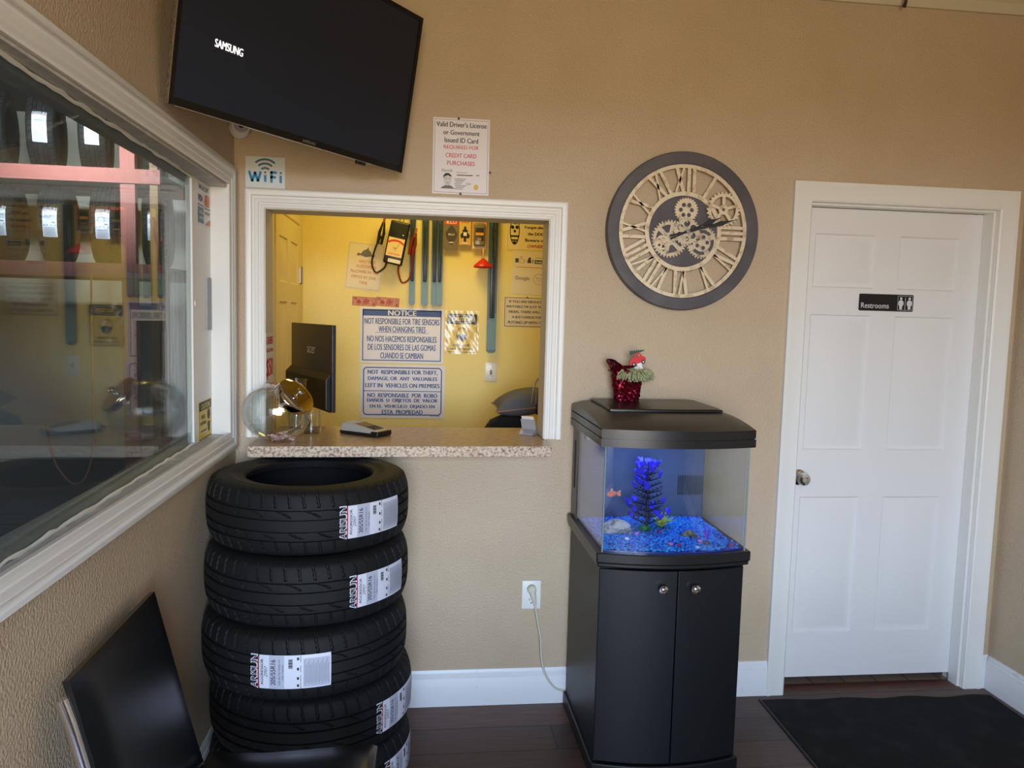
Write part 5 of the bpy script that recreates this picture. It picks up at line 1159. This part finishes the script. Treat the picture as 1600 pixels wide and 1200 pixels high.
slab_between(MB(), smooth_path([(.158, 0, .425), (.130, 0, .53), (.098, 0, .66), (.068, 0, .78), (.046, 0, .868)], 4) and [(p.x, p.z) for p in smooth_path([(.158, 0, .425), (.130, 0, .53), (.098, 0, .66), (.068, 0, .78), (.046, 0, .868)], 4)], YA, YB, .036, 16).build('backrest', M_lea, ch, smooth=60)
slab_between(MB(), [(p.x, p.z) for p in smooth_path([(.175, 0, .448), (.30, 0, .440), (.45, 0, .446), (.555, 0, .452), (.588, 0, .446)], 4)], YA, YB, .046, 16).build('seat', M_lea, ch, smooth=60)
for y in (YA-.004, YB-.006):
    mb = MB(); pth = smooth_path([(.040, y, .835), (.060, y, .77), (.094, y, .63), (.124, y, .50), (.142, y, .440), (.175, y, .415), (.30, y, .408), (.45, y, .412), (.575, y, .418)], 5)
    mb.tube(pth, .0130, 10); mb.build('side_rail', M_chrome, ch)
    for x, z in ((.560, .417), (.175, .415)): MB().tube([(x, y, z), (x+(.012 if x > .3 else -.03), y, .004)], .011, 10).build('leg', M_chrome, ch)
MB().tube([(.30, YA-.012, .412), (.30, YB+.012, .412)], .009, 8).build('cross_bar', M_chrome, ch)

# ================================================================= TYRE STORE BEHIND THE GLASS
M_rack = mat('red_rack_paint', (140, 72, 66), .6, bump=(30, .2, .002)); rk = thing('tire_rack', 'red steel tire rack seen through the dusty window', 'rack', (-2.30, 3.50, 0))
for x in (-1.15, .70):
    for y in (0, .77): MB().box(x-.055, x+.055, y-.03, y+.03, 0.0, 3.05).build('upright', M_rack, rk, smooth=0)
for z in (2.56, 1.83):
    for y in (-.035, .805): MB().box(-1.2, .95, y-.02, y+.02, z-.055, z+.055).build('beam', M_rack, rk, smooth=0)
    MB().box(-1.15, .90, .0, .77, z+.030, z+.050).build('shelf_deck', mat('grey_wire_deck', (96, 92, 88), .7), rk, smooth=0)
MB().box(.865, .925, -.03, .03, 0, 3.05).build('brown_post', mat('brown_wood_post', (120, 88, 60), .7), rk, smooth=0)
labs = [(-2.68, 1.88), (-2.285, 1.88), (-1.90, 1.88), (-1.505, 1.88), (-2.74, 2.61), (-2.36, 2.61), (-1.98, 2.61), (-1.60, 2.61)]
names = ['black tire on the middle shelf of the red rack, farthest left', 'black tire on the middle shelf of the red rack, second from the left', 'black tire on the middle shelf, left of the red upright',
         'black tire on the middle shelf between red upright and brown post', 'black tire on the upper rack shelf, farthest left', 'black tire on the upper rack shelf, second from the left', 'black tire on the upper rack shelf, third from the left', 'black tire on the upper rack shelf, behind the red upright']
for (x, z), lb in zip(labs, names):
    o = copy_tree(tire0); o.location = (x, 3.885, z+R_T+.0005); o.rotation_euler = (0, radians(90), radians(r6.uniform(10, 15))); o['label'] = lb; o['group'] = 'tires on the red rack in the store'
ho = MB().tube(smooth_path([(-2.20, 3.38, .62), (-2.176, 3.37, .48), (-2.13, 3.37, .30), (-2.02, 3.37, .16), (-1.92, 3.37, .20), (-1.850, 3.37, .45), (-1.850, 3.38, .72), (-1.862, 3.41, 1.25), (-1.868, 3.436, 1.80)], 10), .008, 8).build('air_hose', mat('orange_hose', (170, 96, 66), .6)); tag(ho, 'orange air hose looped in the dim store behind the window', 'hose')
